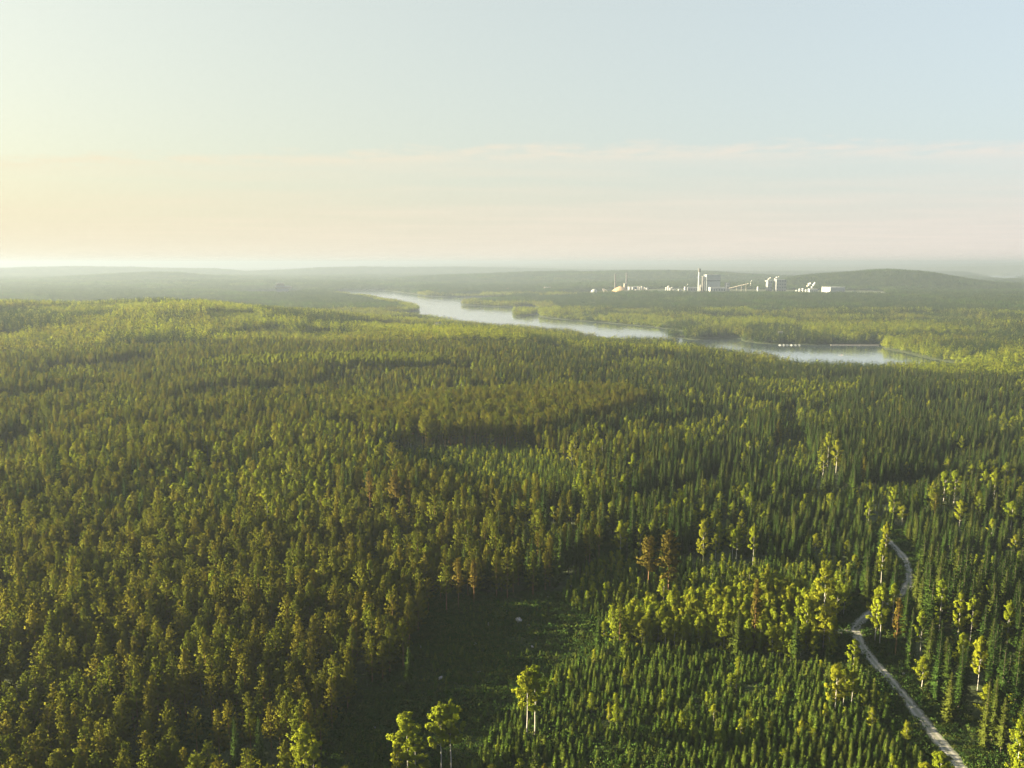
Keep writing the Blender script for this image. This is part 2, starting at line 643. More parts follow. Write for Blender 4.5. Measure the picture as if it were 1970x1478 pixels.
M['pine_bark'] = bark('pine_bark', (0.16, 0.085, 0.045), (0.30, 0.16, 0.085))
M['spruce_bark'] = bark('spruce_bark', (0.07, 0.055, 0.045), (0.14, 0.11, 0.09))
kb = NT('birch_bark')
tcb = kb.n('ShaderNodeTexCoord')
mpb = kb.n('ShaderNodeMapping')
mpb.inputs['Scale'].default_value = (1.2, 1.2, 5.0)
kb.l(tcb.outputs['Object'], mpb.inputs['Vector'])
fb = kb.noise(1.3, 6.0, 0.7, vec=mpb.outputs[0])
M['birch_bark'] = kb.principled(kb.ramp(fb, [(0.36, (0.06, 0.05, 0.045)), (0.43, (0.36, 0.35, 0.33)), (0.8, (0.50, 0.49, 0.46))]), 0.75)

# ground: forest floor, moss, heath, paler cut ground
kg = NT('forest_floor')
f1 = kg.noise(0.035, 5.0, 0.6, 'Position')
f2 = kg.noise(0.5, 6.0, 0.65, 'Position')
f3 = kg.noise(3.0, 5.0, 0.65, 'Position')
g1 = kg.ramp(f1, [(0.35, (0.020, 0.032, 0.011)), (0.5, (0.032, 0.048, 0.014)), (0.68, (0.052, 0.062, 0.020))])
g2 = kg.ramp(f2, [(0.35, (0.016, 0.020, 0.010)), (0.52, (0.034, 0.052, 0.015)), (0.72, (0.058, 0.064, 0.026))])
gm = kg.mix(0.5, g1, g2)
M['ground'] = kg.principled(kg.mix(kg.ramp(f3, [(0.35, (0, 0, 0)), (0.7, (0.5, 0.5, 0.5))]), gm, (0.035, 0.05, 0.018)), 0.95, kg.bump(f2, 0.8, 0.6))

kr = NT('gravel')
r1 = kr.noise(0.35, 4.0, 0.6, 'Position')
r2 = kr.noise(9.0, 5.0, 0.7, 'Position')
r3 = kr.noise(0.9, 5.0, 0.65, 'Position')
ra = kr.n('ShaderNodeAttribute', attribute_name='across')


def rmath(op, a, b=None):
    n = kr.n('ShaderNodeMath', operation=op)
    for i, v in enumerate((a, b)):
        if isinstance(v, (int, float)):
            n.inputs[i].default_value = v
        elif v is not None:
            kr.l(v, n.inputs[i])
    return n.outputs[0]


rabs = rmath('ABSOLUTE', ra.outputs['Fac'])
verge = kr.ramp(rmath('ADD', rabs, rmath('MULTIPLY', rmath('SUBTRACT', r3, 0.5), 0.7)), [(0.86, (0, 0, 0)), (1.0, (1, 1, 1))])
track = kr.ramp(rmath('ABSOLUTE', rmath('SUBTRACT', rabs, 0.42)), [(0.05, (1, 1, 1)), (0.30, (0, 0, 0))])
rc = kr.mix(r2, kr.ramp(r1, [(0.3, (0.17, 0.165, 0.155)), (0.7, (0.26, 0.25, 0.235))]), (0.32, 0.315, 0.30))
rc = kr.mix(track, kr.mix(1.0, rc, (0.62, 0.66, 0.58), 'MULTIPLY'), rc)
rc = kr.mix(verge, rc, (0.055, 0.075, 0.026))
M['gravel'] = kr.principled(rc, 0.95, kr.bump(r2, 0.6, 0.05))

kw = NT('lake_water')
pw = kw.n('ShaderNodeNewGeometry').outputs['Position']
mw = kw.n('ShaderNodeMapping')
mw.inputs['Scale'].default_value = (1.0, 0.45, 1.0)
mw.inputs['Rotation'].default_value = (0, 0, 0.5)
kw.l(pw, mw.inputs['Vector'])
w1 = kw.noise(0.35, 3.0, 0.55, vec=mw.outputs[0])
w2 = kw.noise(0.004, 4.0, 0.6, vec=mw.outputs[0])
hgt = kw.n('ShaderNodeMath', operation='MULTIPLY')
kw.l(w1, hgt.inputs[0])
kw.l(kw.ramp(w2, [(0.38, (0.25, 0.25, 0.25)), (0.62, (1, 1, 1))]), hgt.inputs[1])
xw = kw.n('ShaderNodeBsdfPrincipled')
xw.inputs['Base Color'].default_value = (0.06, 0.085, 0.11, 1)
xw.inputs['Metallic'].default_value = 0.0
xw.inputs['Roughness'].default_value = 0.08
xw.inputs['IOR'].default_value = 2.0
xw.inputs['Specular IOR Level'].default_value = 0.9
wave = kw.bump(hgt.outputs[0], 0.35, 0.45)
kw.l(wave, xw.inputs['Normal'])
gw = kw.n('ShaderNodeBsdfGlossy')
gw.inputs['Color'].default_value = (0.90, 0.94, 0.97, 1)
gw.inputs['Roughness'].default_value = 0.08
kw.l(wave, gw.inputs['Normal'])
mixw = kw.n('ShaderNodeMixShader')
mixw.inputs[0].default_value = 0.55
kw.l(xw.outputs[0], mixw.inputs[1])
kw.l(gw.outputs[0], mixw.inputs[2])
kw.l(mixw.outputs[0], kw.out.inputs['Surface'])
M['water'] = kw.m

M['white'] = simple('white_cladding', (0.29, 0.30, 0.32), 0.6, 0.06)
M['pale'] = simple('pale_cladding', (0.21, 0.24, 0.27), 0.55, 0.1)
M['grey'] = simple('grey_cladding', (0.17, 0.18, 0.20), 0.6, 0.12)
M['dark'] = simple('dark_steel', (0.06, 0.06, 0.065), 0.6, 0.2)
M['roof'] = simple('grey_roofing', (0.20, 0.20, 0.21), 0.8, 0.15)
M['brick'] = simple('brick_red_wall', (0.30, 0.15, 0.10), 0.85, 0.15)
M['cream'] = simple('cream_concrete', (0.31, 0.28, 0.25), 0.7, 0.1)
M['steel'] = simple('bright_steel', (0.28, 0.28, 0.28), 0.4, 0.1, metal=0.2)
M['chips'] = simple('wood_chips', (0.36, 0.24, 0.14), 0.95, 0.25)
M['glass'] = simple('window_glass', (0.05, 0.06, 0.07), 0.15, 0.1)
M['rock'] = simple('pale_granite', (0.30, 0.30, 0.30), 0.9, 0.3, 1.2)
M['red'] = simple('red_boards', (0.26, 0.06, 0.04), 0.85, 0.15)
M['wood'] = simple('grey_boards', (0.28, 0.25, 0.22), 0.9, 0.2)
M['boat'] = simple('white_hull', (0.45, 0.45, 0.45), 0.4, 0.05)
ks = NT('steam')
M['steam'] = ks.principled(ks.ramp(ks.noise(0.08, 4.0), [(0.3, (0.52, 0.52, 0.52)), (0.7, (0.62, 0.62, 0.62))]), 1.0, spec=0.0)

# ------------------------------------------------------------------ the ground, one sheet out to the horizon
az = np.concatenate([np.linspace(-180, -47, 36)[:-1], np.linspace(-47, 47, 760), np.linspace(47, 180, 36)[1:]])
rr = np.concatenate([[1.0, 15, 30], np.geomspace(45, 2800, 330)[:-1], np.geomspace(2800, 30000, 250)])
A_, R2 = np.meshgrid(np.radians(az[:-1]), rr, indexing='ij')     # the last azimuth repeats the first
GX, GY = R2 * np.sin(A_), R2 * np.cos(A_)
GZ = height(GX, GY)
na, nr = GX.shape
ii, jj = np.meshgrid(np.arange(na), np.arange(nr - 1), indexing='ij')
i2 = (ii + 1) % na
quads = np.stack([ii * nr + jj, ii * nr + jj + 1, i2 * nr + jj + 1, i2 * nr + jj], -1).reshape(-1, 4)
gme = mesh_from('ground', np.stack([GX, GY, GZ], -1).reshape(-1, 3), quads, [M['ground']], None, True)
tag(link('ground', gme), 'rolling forest floor under the trees out to the horizon', None, None, 'structure')

wm = MB()
wv = []
NW = 48
for rad in (500, 6000, 14000, 26000):
    for i in range(NW):
        a = 2 * math.pi * i / NW
        wv.append((rad * math.sin(a), rad * math.cos(a), 0.0))
wf = [(k * NW + i, k * NW + (i + 1) % NW, (k + 1) * NW + (i + 1) % NW, (k + 1) * NW + i) for k in range(3) for i in range(NW)]
tag(link('lake_water', mesh_from('lake_water', wv, wf, [M['water']])), 'calm pale lake water winding between wooded shores', None, None, 'structure')

# ------------------------------------------------------------------ roads
ROAD_W = 4.8


def smooth_path(pts, n=8):
    p = np.array(pts, float)
    out = []
    for i in range(len(p) - 1):
        p0, p1, p2, p3 = p[max(i - 1, 0)], p[i], p[i + 1], p[min(i + 2, len(p) - 1)]
        for t in np.linspace(0, 1, n, endpoint=False):
            out.append(0.5 * ((2 * p1) + (-p0 + p2) * t + (2 * p0 - 5 * p1 + 4 * p2 - p3) * t * t + (-p0 + 3 * p1 - 3 * p2 + p3) * t ** 3))
    out.append(p[-1])
    return np.array(out)


main_px = np.array([(1905, 1560), (1846, 1478), (1800, 1419), (1745, 1349), (1700, 1297), (1668, 1259), (1652, 1232), (1647, 1212), (1660, 1193), (1690, 1172), (1725, 1150), (1746, 1128), (1748, 1104), (1739, 1075), (1716, 1049), (1703, 1034), (1692, 1022)], float)
mx, my = ground(main_px[:, 0], main_px[:, 1])
MAIN = smooth_path(np.stack([mx, my], 1))
side_px = np.array([(1650, 1226), (1633, 1217), (1610, 1216), (1580, 1218), (1545, 1218), (1500, 1212), (1450, 1205)], float)
sx_, sy_ = ground(side_px[:, 0], side_px[:, 1])
SIDE = smooth_path(np.stack([sx_, sy_], 1))


def ribbon(name, path, width, lift, mat, flare=0.0, across=4):
    d = np.gradient(path, axis=0)
    d /= np.linalg.norm(d, axis=1)[:, None]
    nrm = np.stack([d[:, 1], -d[:, 0]], 1)
    s = np.concatenate([[0], np.cumsum(np.linalg.norm(np.diff(path, axis=0), axis=1))])
    wid = width * (1 + 0.09 * np.sin(s * 0.31) + 0.06 * np.sin(s * 0.83)) + flare * np.exp(-s / 7.0)
    vs = []
    for k in range(across + 1):
        t = k / across - 0.5
        q = path + nrm * (t * wid)[:, None]
        zc = height(path[:, 0], path[:, 1])
        crown = 0.06 * (1 - (2 * t) ** 2)
        vs.append(np.stack([q[:, 0], q[:, 1], np.maximum(height(q[:, 0], q[:, 1]), zc - 0.2) + lift + crown], 1))
    v = np.stack(vs, 1).reshape(-1, 3)
    n = len(path)
    f = [(i * (across + 1) + k, (i + 1) * (across + 1) + k, (i + 1) * (across + 1) + k + 1, i * (across + 1) + k + 1) for i in range(n - 1) for k in range(across)]
    me = mesh_from(name, v, f, [mat], None, True)
    at = me.attributes.new('across', 'FLOAT', 'POINT')
    at.data.foreach_set('value', np.tile(np.linspace(-1, 1, across + 1), n).astype(np.float32))
    return tag(link(name, me), None, None, None, 'structure')


ribbon('gravel_road', MAIN, ROAD_W, 0.30, M['gravel'])['label'] = 'pale gravel road curving through the forest on the right'
ribbon('side_road', SIDE, ROAD_W * 0.9, 0.31, M['gravel'], flare=6.0)['label'] = 'short gravel side road turning off behind the birches'


def path_dist(x, y, path):
    d2 = np.full(np.shape(x), 1e18)
    for i in range(len(path) - 1):
        ax, ay = path[i]
        ex, ey = path[i + 1] - path[i]
        t = np.clip(((x - ax) * ex + (y - ay) * ey) / (ex * ex + ey * ey + 1e-9), 0, 1)
        d2 = np.minimum(d2, (x - ax - t * ex) ** 2 + (y - ay - t * ey) ** 2)
    return np.sqrt(d2)


# ------------------------------------------------------------------ tree shapes
def tri_soup(tris):
    """(n,3,3) corner array -> verts, faces"""
    t = np.asarray(tris, np.float32).reshape(-1, 3, 3)
    return t.reshape(-1, 3), np.arange(len(t) * 3, dtype=np.int32).reshape(-1, 3)


def outward_of(tris, H, seed=0, jitter=0.55, lift=0.5):
    """a direction out of the crown for every corner, a little different from spray to spray"""
    t = np.asarray(tris, np.float64).reshape(-1, 3, 3)
    g = np.random.default_rng(seed + 5)
    c = t.mean(1)
    z0, z1 = np.percentile(c[:, 2], 3), np.percentile(c[:, 2], 99)
    rad = np.percentile(np.hypot(c[:, 0], c[:, 1]), 85) + 0.05
    n = np.stack([c[:, 0] / rad, c[:, 1] / rad, lift + 0.75 * ((c[:, 2] - z0) / (z1 - z0 + 1e-6) - 0.45)], 1)
    n /= np.linalg.norm(n, axis=1)[:, None] + 1e-9
    n = n + g.normal(size=n.shape) * jitter * 0.5
    n /= np.linalg.norm(n, axis=1)[:, None] + 1e-9
    return np.repeat(n, 3, 0).astype(np.float32)


def set_outward(me, vec):
    a = me.attributes.new('outward', 'FLOAT_VECTOR', 'POINT')
    full = np.zeros((len(me.vertices), 3), np.float32)
    full[:, 2] = 1
    full[:len(vec)] = vec
    a.data.foreach_set('vector', full.ravel())
    return me


def rand_unit(g, n):
    v = g.normal(size=(n, 3))
    return v / np.linalg.norm(v, axis=1)[:, None]


def spray(g, base, dirv, length, width, n):
    """n narrow triangles fanned round a direction: a needle brush"""
    d = np.repeat(dirv[None], n, 0) + g.normal(size=(n, 3)) * 0.55
    d /= np.linalg.norm(d, axis=1)[:, None]
    side = np.cross(d, rand_unit(g, n))
    side /= np.linalg.norm(side, axis=1)[:, None] + 1e-9
    L = length * g.uniform(0.7, 1.25, n)[:, None]
    b = base[None] + g.normal(size=(n, 3)) * length * 0.12
    tip = b + d * L
    w = width * g.uniform(0.7, 1.2, n)[:, None]
    return np.stack([b - side * w * 0.35, tip - side * w * 0.3, b + d * L * 0.45 + side * w], 1)


def pine_crown(seed, H=20.0, start=0.42, R=2.3, tufts=5, per=6, round_=0.75):
    g = np.random.default_rng(seed)
    out = []
    z = H * start
    ecc = g.uniform(-0.25, 0.25, 2)
    while z < H * 0.97:
        t = (z - H * start) / (H * (1 - start))
        prof = (1 - t) ** round_ * min(1.0, 0.50 + 2.4 * t) * R
        nb = int(g.integers(4, 7)) if t < 0.8 else 4
        a0 = g.uniform(0, 6.28)
        for k in range(nb):
            if g.random() < (0.32 if t < 0.2 else 0.08):
                continue
            a = a0 + k * 6.28 / nb + g.normal() * 0.25
            L = prof * g.uniform(0.60, 1.30) * (1 + ecc[0] * math.cos(a) + ecc[1] * math.sin(a)) + 0.30
            up = -0.10 + 0.85 * t ** 1.3 + g.normal() * 0.10
            for q in range(tufts):
                s = (q + 0.8) / tufts
                p = np.array([math.cos(a) * L * s, math.sin(a) * L * s, z + L * (up * s + 0.22 * s * s)])
                p += g.normal(size=3) * np.array([0.16, 0.16, 0.07]) * (0.6 + s)
                d = np.array([math.cos(a), math.sin(a), 0.18 + 0.75 * t + 0.25 * s])
                out.append(spray(g, p, d / np.linalg.norm(d), 0.42 + 0.52 * (1 - t), 0.22 + 0.12 * (1 - t), per if s > 0.4 else per - 2))
        z += H * 0.050 * (1.15 - 0.45 * t) * g.uniform(0.85, 1.15)
    for q in range(3):
        out.append(spray(g, np.array([0, 0, H * (0.93 + 0.025 * q)]), np.array([0, 0, 1.0]), 0.8, 0.16, 6))
    return np.concatenate(out)


def spruce_crown(seed, H=22.0, start=0.10, R=2.2, levels=34, tris=4, power=0.82):
    g = np.random.default_rng(seed)
    out = []
    for li in range(levels):
        t = (li + g.uniform(-0.3, 0.3)) / levels
        t = min(max(t, 0), 0.985)
        z = H * (start + (1 - start) * t)
        rad = R * (1 - t) ** power * min(1.0, 0.62 + 1.6 * t) + 0.10
        nb = 7 if t < 0.6 else (6 if t < 0.85 else 5)
        a0 = g.uniform(0, 6.28)
        for k in range(nb):
            if g.random() < 0.10:
                continue
            a = a0 + k * 6.28 / nb + g.normal() * 0.18
            L = rad * g.uniform(0.70, 1.22)
            ca, sa = math.cos(a), math.sin(a)
            drop = (-0.42 + 0.75 * t) + g.normal() * 0.10
            hw = 0.36 + 0.22 * L
            o = np.array([0, 0, z])
            d = np.array([ca, sa, drop])
            s_ = np.array([-sa, ca, 0])
            for q in range(tris):
                u0 = q / tris
                u1 = u0 + 1.25 / tris
                sg = 1 if (q + k) % 2 else -1
                p0 = o + d * L * u0 + np.array([0, 0, 0.10 * L * u0 * u0])
                p1 = o + d * L * min(u1, 1.05) + np.array([0, 0, 0.16 * L * u1 * u1])
                w = hw * (1.1 - 0.5 * u0) * g.uniform(0.7, 1.3)
                p2 = 0.45 * p0 + 0.55 * p1 + s_ * sg * w + np.array([0, 0, -g.uniform(0.15, 0.55) * w])
                p3 = 0.5 * p0 + 0.5 * p1 - s_ * sg * w * 0.45 + np.array([0, 0, -g.uniform(0.2, 0.6) * w])
                out.append([p0, p1, p2])
                out.append([p0, p3, p1])
    for k in range(4):
        a = k * 1.57 + g.uniform(0, 1)
        out.append([[0, 0, H * 1.01], [0.22 * math.cos(a), 0.22 * math.sin(a), H * 0.955], [0.22 * math.cos(a + 1.3), 0.22 * math.sin(a + 1.3), H * 0.95]])
    return np.array(out)


def leaf_ball(g, centers, rad, n, size):
    m = len(centers)
    c = np.repeat(centers, n, 0)
    off = rand_unit(g, m * n) * (g.random((m * n, 1)) ** 0.45) * np.repeat(rad, n)[:, None]
    off[:, 2] *= 0.8
    c = c + off
    nrm = rand_unit(g, m * n) + off / (np.linalg.norm(off, axis=1)[:, None] + 1e-6) * 0.6
    nrm /= np.linalg.norm(nrm, axis=1)[:, None]
    u = np.cross(nrm, rand_unit(g, m * n))
    u /= np.linalg.norm(u, axis=1)[:, None] + 1e-9
    v = np.cross(nrm, u)
    s = (size * g.uniform(0.6, 1.3, m * n))[:, None]
    a, b, d, e = c + u * s, c + v * s * 0.7, c - u * s, c - v * s * 0.7
    return np.concatenate([np.stack([a, b, d], 1), np.stack([a, d, e], 1)])


def birch_crown(seed, H=20.0, start=0.30, R=2.5, clumps=80, n=26, size=0.27, top=0.62, tall=0.55):
    """airy crown: leaf clumps along ascending boughs inside an egg, with gaps between the boughs"""
    g = np.random.default_rng(seed)
    cs, rs, limbs = [], [], []
    nb = max(7, clumps // 6)
    for k in range(nb):
        t = (k + g.uniform(0, 1)) / nb
        z0 = H * (start * 0.85 + (0.93 - start) * t)
        prof = math.sin(math.pi * min(1, (0.14 + 0.86 * t) ** top)) ** 0.7
        a = k * 2.4 + g.normal() * 0.35
        L = R * prof * g.uniform(0.78, 1.22)
        rise = (0.5 + 0.6 * t) * L * g.uniform(0.8, 1.3) + H * 0.03
        tip = np.array([math.cos(a) * L, math.sin(a) * L, min(z0 + rise, H * 1.0)])
        limbs.append((np.array([0, 0, z0]), tip))
        for s in np.linspace(0.38, 1.0, 6):
            p = np.array([0, 0, z0]) * (1 - s) + tip * s + g.normal(size=3) * np.array([0.34, 0.34, 0.42])
            p[2] -= 0.25 * s * s * L * g.uniform(0, 0.7)
            cs.append(p)
            rs.append(g.uniform(0.48, 0.90) * (0.75 + 0.1 * R))
    for k in range(5):
        cs.append(np.array([g.normal() * 0.25, g.normal() * 0.25, H * (0.86 + 0.028 * k)]))
        rs.append(0.62 - 0.07 * k)
    return leaf_ball(g, np.array(cs), np.array(rs), n, size), limbs


def trunk_mesh(mb, H, r0, seed, lean=0.0, segs=6, n=7):
    g = np.random.default_rng(seed + 900)
    pts, rad = [], []
    for i in range(segs + 1):
        t = i / segs
        pts.append((lean * t * t * H + g.normal() * 0.06 * (0 < i < segs), g.normal() * 0.06 * (0 < i < segs), H * t))
        rad.append(max(0.02, r0 * (1 - t) ** 0.8 * (1.25 if i == 0 else 1)))
    mb.tube(pts, rad, n)
    return mb


class TreeShape:
    """trunk and crown meshes of one tree form, and the two joined for the forest beyond"""

    def __init__(self, kind, crown_tris, trunk_mb, leaf, barkm, H):
        v, f = tri_soup(crown_tris)
        self.H = H
        ow = outward_of(crown_tris, H, len(f))
        self.crown = set_outward(mesh_from(kind + '_crown', v, f, [leaf]), ow)
        self.trunk = trunk_mb.mesh(kind + '_trunk', barkm, True)
        tv = np.array(trunk_mb.v, np.float32)
        tf = []
        for q in trunk_mb.f:
            for i in range(1, len(q) - 1):
                tf.append((q[0], q[i], q[i + 1]))
        tf = np.array(tf, np.int32)
        self.joined = mesh_from(kind + '_whole', np.concatenate([v, tv]), np.concatenate([f, tf + len(v)]), [leaf, barkm], np.concatenate([np.zeros(len(f), int), np.ones(len(tf), int)]))
        set_outward(self.joined, ow)


def make_pine(seed, H=20.0, leaf='pine_leaf', **kw):
    mb = trunk_mesh(MB(), H * 0.97, 0.17, seed, np.random.default_rng(seed).normal() * 0.0012)
    return TreeShape('pine', pine_crown(seed, H, **kw), mb, M[leaf], M['pine_bark'], H)


def make_spruce(seed, H=22.0, leaf='spruce_leaf', r0=0.17, **kw):
    mb = trunk_mesh(MB(), H * 0.97, r0, seed)
    return TreeShape('spruce', spruce_crown(seed, H, **kw), mb, M[leaf], M['spruce_bark'], H)


def make_birch(seed, H=20.0, r0=0.15, **kw):
    tr, limbs = birch_crown(seed, H, **kw)
    mb = trunk_mesh(MB(), H * 0.95, r0, seed, np.random.default_rng(seed).normal() * 0.001)
    for a, b in limbs[::2]:
        m = a * 0.5 + b * 0.5 + np.array([0, 0, 0.1])
        mb.tube([a, m, b], [0.05, 0.035, 0.012], 4)
    return TreeShape('birch', tr, mb, M['birch_leaf'], M['birch_bark'], H)


PINES = [make_pine(100 + i, 20.0, start=s, R=r, round_=p) for i, (s, r, p) in enumerate(((0.26, 3.7, 1.0), (0.32, 3.4, 0.92), (0.22, 3.9, 1.1), (0.45, 3.1, 0.6), (0.28, 3.2, 1.05), (0.26, 4.0, 0.95)))]
SPRUCES = [make_spruce(200 + i, 22.0, R=r, start=s, power=p) for i, (s, r, p) in enumerate(((0.08, 3.2, 0.72), (0.12, 2.8, 0.66), (0.06, 3.5, 0.8), (0.16, 2.8, 0.62), (0.10, 3.3, 0.7)))]
BIRCHES = [make_birch(300 + i, 20.0, start=s, R=r, clumps=c, top=tp) for i, (s, r, c, tp) in enumerate(((0.22, 3.3, 96, 0.54), (0.28, 3.0, 90, 0.60), (0.18, 3.5, 102, 0.50), (0.32, 3.3, 90, 0.58)))]
YBIRCHES = [make_birch(340 + i, 11.0, r0=0.08, start=s, R=r, clumps=c, n=20, size=0.22, top=tp) for i, (s, r, c, tp) in enumerate(((0.08, 1.8, 66, 0.42), (0.10, 1.6, 62, 0.40), (0.07, 2.0, 70, 0.45)))]
YSPRUCES = [make_spruce(400 + i, 6.0, leaf='young_leaf', r0=0.06, R=r, start=s, levels=15, tris=3, power=p) for i, (s, r, p) in enumerate(((0.05, 1.35, 0.9), (0.04, 1.2, 0.85), (0.06, 1.5, 0.95), (0.04, 1.1, 0.8)))]


def low_tree(kind, g, H):
    """a coarse tree for the distance: 30 to 60 leaf faces"""
    if kind == 'spruce':
        return spruce_crown(int(g.integers(1e6)), H, start=0.15, R=H * 0.135, levels=9, tris=1, power=0.75)
    if kind == 'pine':
        m = 26
        t = g.random(m)
        a = g.uniform(0, 6.28, m)
        rad = H * 0.135 * (1 - t) ** 0.6 * np.sqrt(g.random(m)) * 1.25
        c = np.stack([np.cos(a) * rad, np.sin(a) * rad, H * (0.42 + 0.54 * t)], 1)
        return leaf_ball(g, c, np.full(m, 0.5), 1, 0.75)
    m = 30
    t = g.random(m)
    a = g.uniform(0, 6.28, m)
    rad = H * 0.155 * np.sin(np.pi * (0.12 + 0.88 * t) ** 0.7) ** 0.7 * np.sqrt(g.random(m)) * 1.2
    c = np.stack([np.cos(a) * rad, np.sin(a) * rad, H * (0.30 + 0.68 * t)], 1)
    return leaf_ball(g, c, np.full(m, 0.5), 1, 0.72)


LEAF = {'pine': M['pine_leaf'], 'spruce': M['spruce_leaf'], 'birch': M['birch_leaf']}


def make_clump(seed, side, n, mixw, mats=None, Hm=20.0, coarse=False):
    """a patch of forest side x side metres, n trees; mixw = weights of pine, spruce, birch"""
    g = np.random.default_rng(seed)
    ks = ['pine', 'spruce', 'birch']
    vv, ff, mi, oo = [], [], [], []
    off = 0
    k = int(math.ceil(math.sqrt(n)))
    cells = [(i, j) for i in range(k) for j in range(k)]
    g.shuffle(cells)
    for c in range(n):
        i, j = cells[c % len(cells)]
        x = (i + g.uniform(0.05, 0.95)) / k * side - side / 2
        y = (j + g.uniform(0.05, 0.95)) / k * side - side / 2
        kk = int(g.choice(3, p=np.array(mixw) / sum(mixw)))
        H = Hm * g.uniform(0.60, 1.22) * (1.05 if kk == 1 else 1.0)
        if coarse:
            m = 7
            t = (np.arange(m) + g.random(m)) / m
            a = g.uniform(0, 6.28, m)
            rad = H * 0.11 * (1 - t) ** 0.7 + 0.2
            cc = np.stack([np.cos(a) * rad * 0.6, np.sin(a) * rad * 0.6, H * (0.35 + 0.62 * t)], 1)
            tr = leaf_ball(g, cc, np.full(m, 0.3), 1, 1.9)
        else:
            tr = low_tree(ks[kk], g, H)
        v, f = tri_soup(tr)
        oo.append(outward_of(tr, H, c))
        vv.append(v + np.array([x, y, 0], np.float32))
        ff.append(f + off)
        mi.append(np.full(len(f), kk))
        off += len(v)
    return set_outward(mesh_from('forest_patch', np.concatenate(vv), np.concatenate(ff), mats or [LEAF[q] for q in ks], np.concatenate(mi)), np.concatenate(oo))


# ------------------------------------------------------------------ stands of trees
def G(pts, up=0.0):
    p = np.array(pts, float)
    x, y = ground(p[:, 0], p[:, 1], up)
    return np.stack([x, y], 1)


CLEAR = G([(800, 1222), (860, 1178), (960, 1158), (1090, 1160), (1180, 1205), (1185, 1238), (1090, 1290), (1040, 1330), (960, 1400), (900, 1500), (880, 1600), (590, 1600), (600, 1478), (640, 1420), (700, 1345), (780, 1290)])
PLANT = G([(1090, 1288), (1180, 1245), (1400, 1262), (1560, 1282), (1640, 1300), (1700, 1365), (1780, 1478), (1850, 1600), (880, 1600), (900, 1500), (960, 1400), (1040, 1330)])
YBAND = G([(1160, 1232), (1180, 1205), (1330, 1180), (1500, 1150), (1600, 1175), (1612, 1235), (1650, 1265), (1560, 1278), (1400, 1258), (1200, 1246)])
LOWGAP = G([(1180, 1205), (1080, 1165), (1100, 1110), (1180, 1075), (1300, 1088), (1480, 1094), (1600, 1085), (1640, 1130), (1640, 1180), (1600, 1175), (1500, 1150), (1330, 1180)])       # low dark saplings behind the birch band
REGEN = G([(720, 880), (800, 872), (920, 868), (1010, 866), (1070, 880), (1110, 910), (1120, 950), (1060, 985), (960, 985), (860, 950), (770, 915)])                      # young growth below the tall pines
TALLPINE = G([(640, 838), (720, 850), (830, 868), (1000, 866), (1080, 845), (1200, 815), (1250, 790), (1200, 770), (1000, 780), (800, 795), (660, 815)])
BSTRIP = G([(385, 732), (600, 724), (840, 722), (850, 708), (700, 704), (520, 708), (390, 720)])
CUT2 = G([(1660, 960), (1720, 950), (1790, 945), (1760, 975), (1720, 990), (1725, 1045), (1700, 1045), (1670, 990)])
VALLEY = G([(1440, 905), (1500, 860), (1500, 800), (1530, 790), (1545, 850), (1570, 905), (1600, 945), (1560, 960), (1500, 935)])
EDGE2 = G([(1490, 975), (1600, 950), (1680, 940), (1800, 930), (1960, 935), (2100, 935), (2100, 952), (1850, 955), (1680, 972), (1560, 992)])
GLADE2 = G([(1760, 1090), (1850, 1076), (2050, 1080), (2050, 1128), (1900, 1132), (1800, 1136), (1760, 1118)])
GAP3 = G([(1280, 960), (1400, 930), (1500, 920), (1500, 932), (1400, 948), (1290, 985), (1180, 1015), (1100, 1030), (1100, 1018), (1180, 1000)])
BRIGHT_R = G([(1770, 1005), (1880, 985), (2050, 990), (2050, 960), (1900, 955), (1790, 965)])
FACTORY = (1128, 1705, 4020, 4640)


def inside(poly, x, y):
    return poly_sd(poly, x, y) < 0


def spread(spacing, r0, r1, half=42.0, side=130.0, jit=0.42):
    """jittered grid over the view sector between two ranges, a little wider than the frame"""
    wmax = r1 * math.sin(R_(half)) + side
    n = int(2 * wmax / spacing)
    m = int((r1 + 60) / spacing)
    ix, iy = np.meshgrid(np.arange(n), np.arange(m), indexing='ij')
    x = (ix + 0.5 + 0.5 * (iy % 2)) * spacing - wmax
    y = (iy + 0.5) * spacing - 40
    x = x + rng.uniform(-jit, jit, x.shape) * spacing
    y = y + rng.uniform(-jit, jit, y.shape) * spacing
    x, y = x.ravel(), y.ravel()
    r = np.hypot(x, y)
    lim = np.maximum(y, 0) * math.tan(R_(34.5)) + side
    k = (r >= r0) & (r < r1) & (np.abs(x) < lim) & (y > 60)
    return x[k], y[k]


def stands(x, y, cell, seed):
    """forest compartments: an uneven mosaic, three numbers of its own for each piece and the distance to its border"""
    x = x + (fnoise(x, y, 60, seed, 2) - 0.5) * 40
    y = y * 0.72 + (fnoise(x, y, 60, seed + 3, 2) - 0.5) * 40
    gx, gy = np.floor(x / cell), np.floor(y / cell)
    best = np.full(x.shape, 1e18)
    second = np.full(x.shape, 1e18)
    out = [np.zeros(x.shape) for _ in range(3)]
    for i in (-1, 0, 1):
        for j in (-1, 0, 1):
            cx_, cy_ = gx + i, gy + j
            qx = (cx_ + 0.15 + 0.7 * _hash(cx_, cy_, seed)) * cell
            qy = (cy_ + 0.15 + 0.7 * _hash(cx_, cy_, seed + 1)) * cell
            d = np.hypot(x - qx, y - qy)
            nw = d < best
            second = np.where(nw, best, np.minimum(second, d))
            best = np.where(nw, d, best)
            for k in range(3):
                out[k] = np.where(nw, _hash(cx_, cy_, seed + 5 + k), out[k])
    return out[0], out[1], out[2], second - best


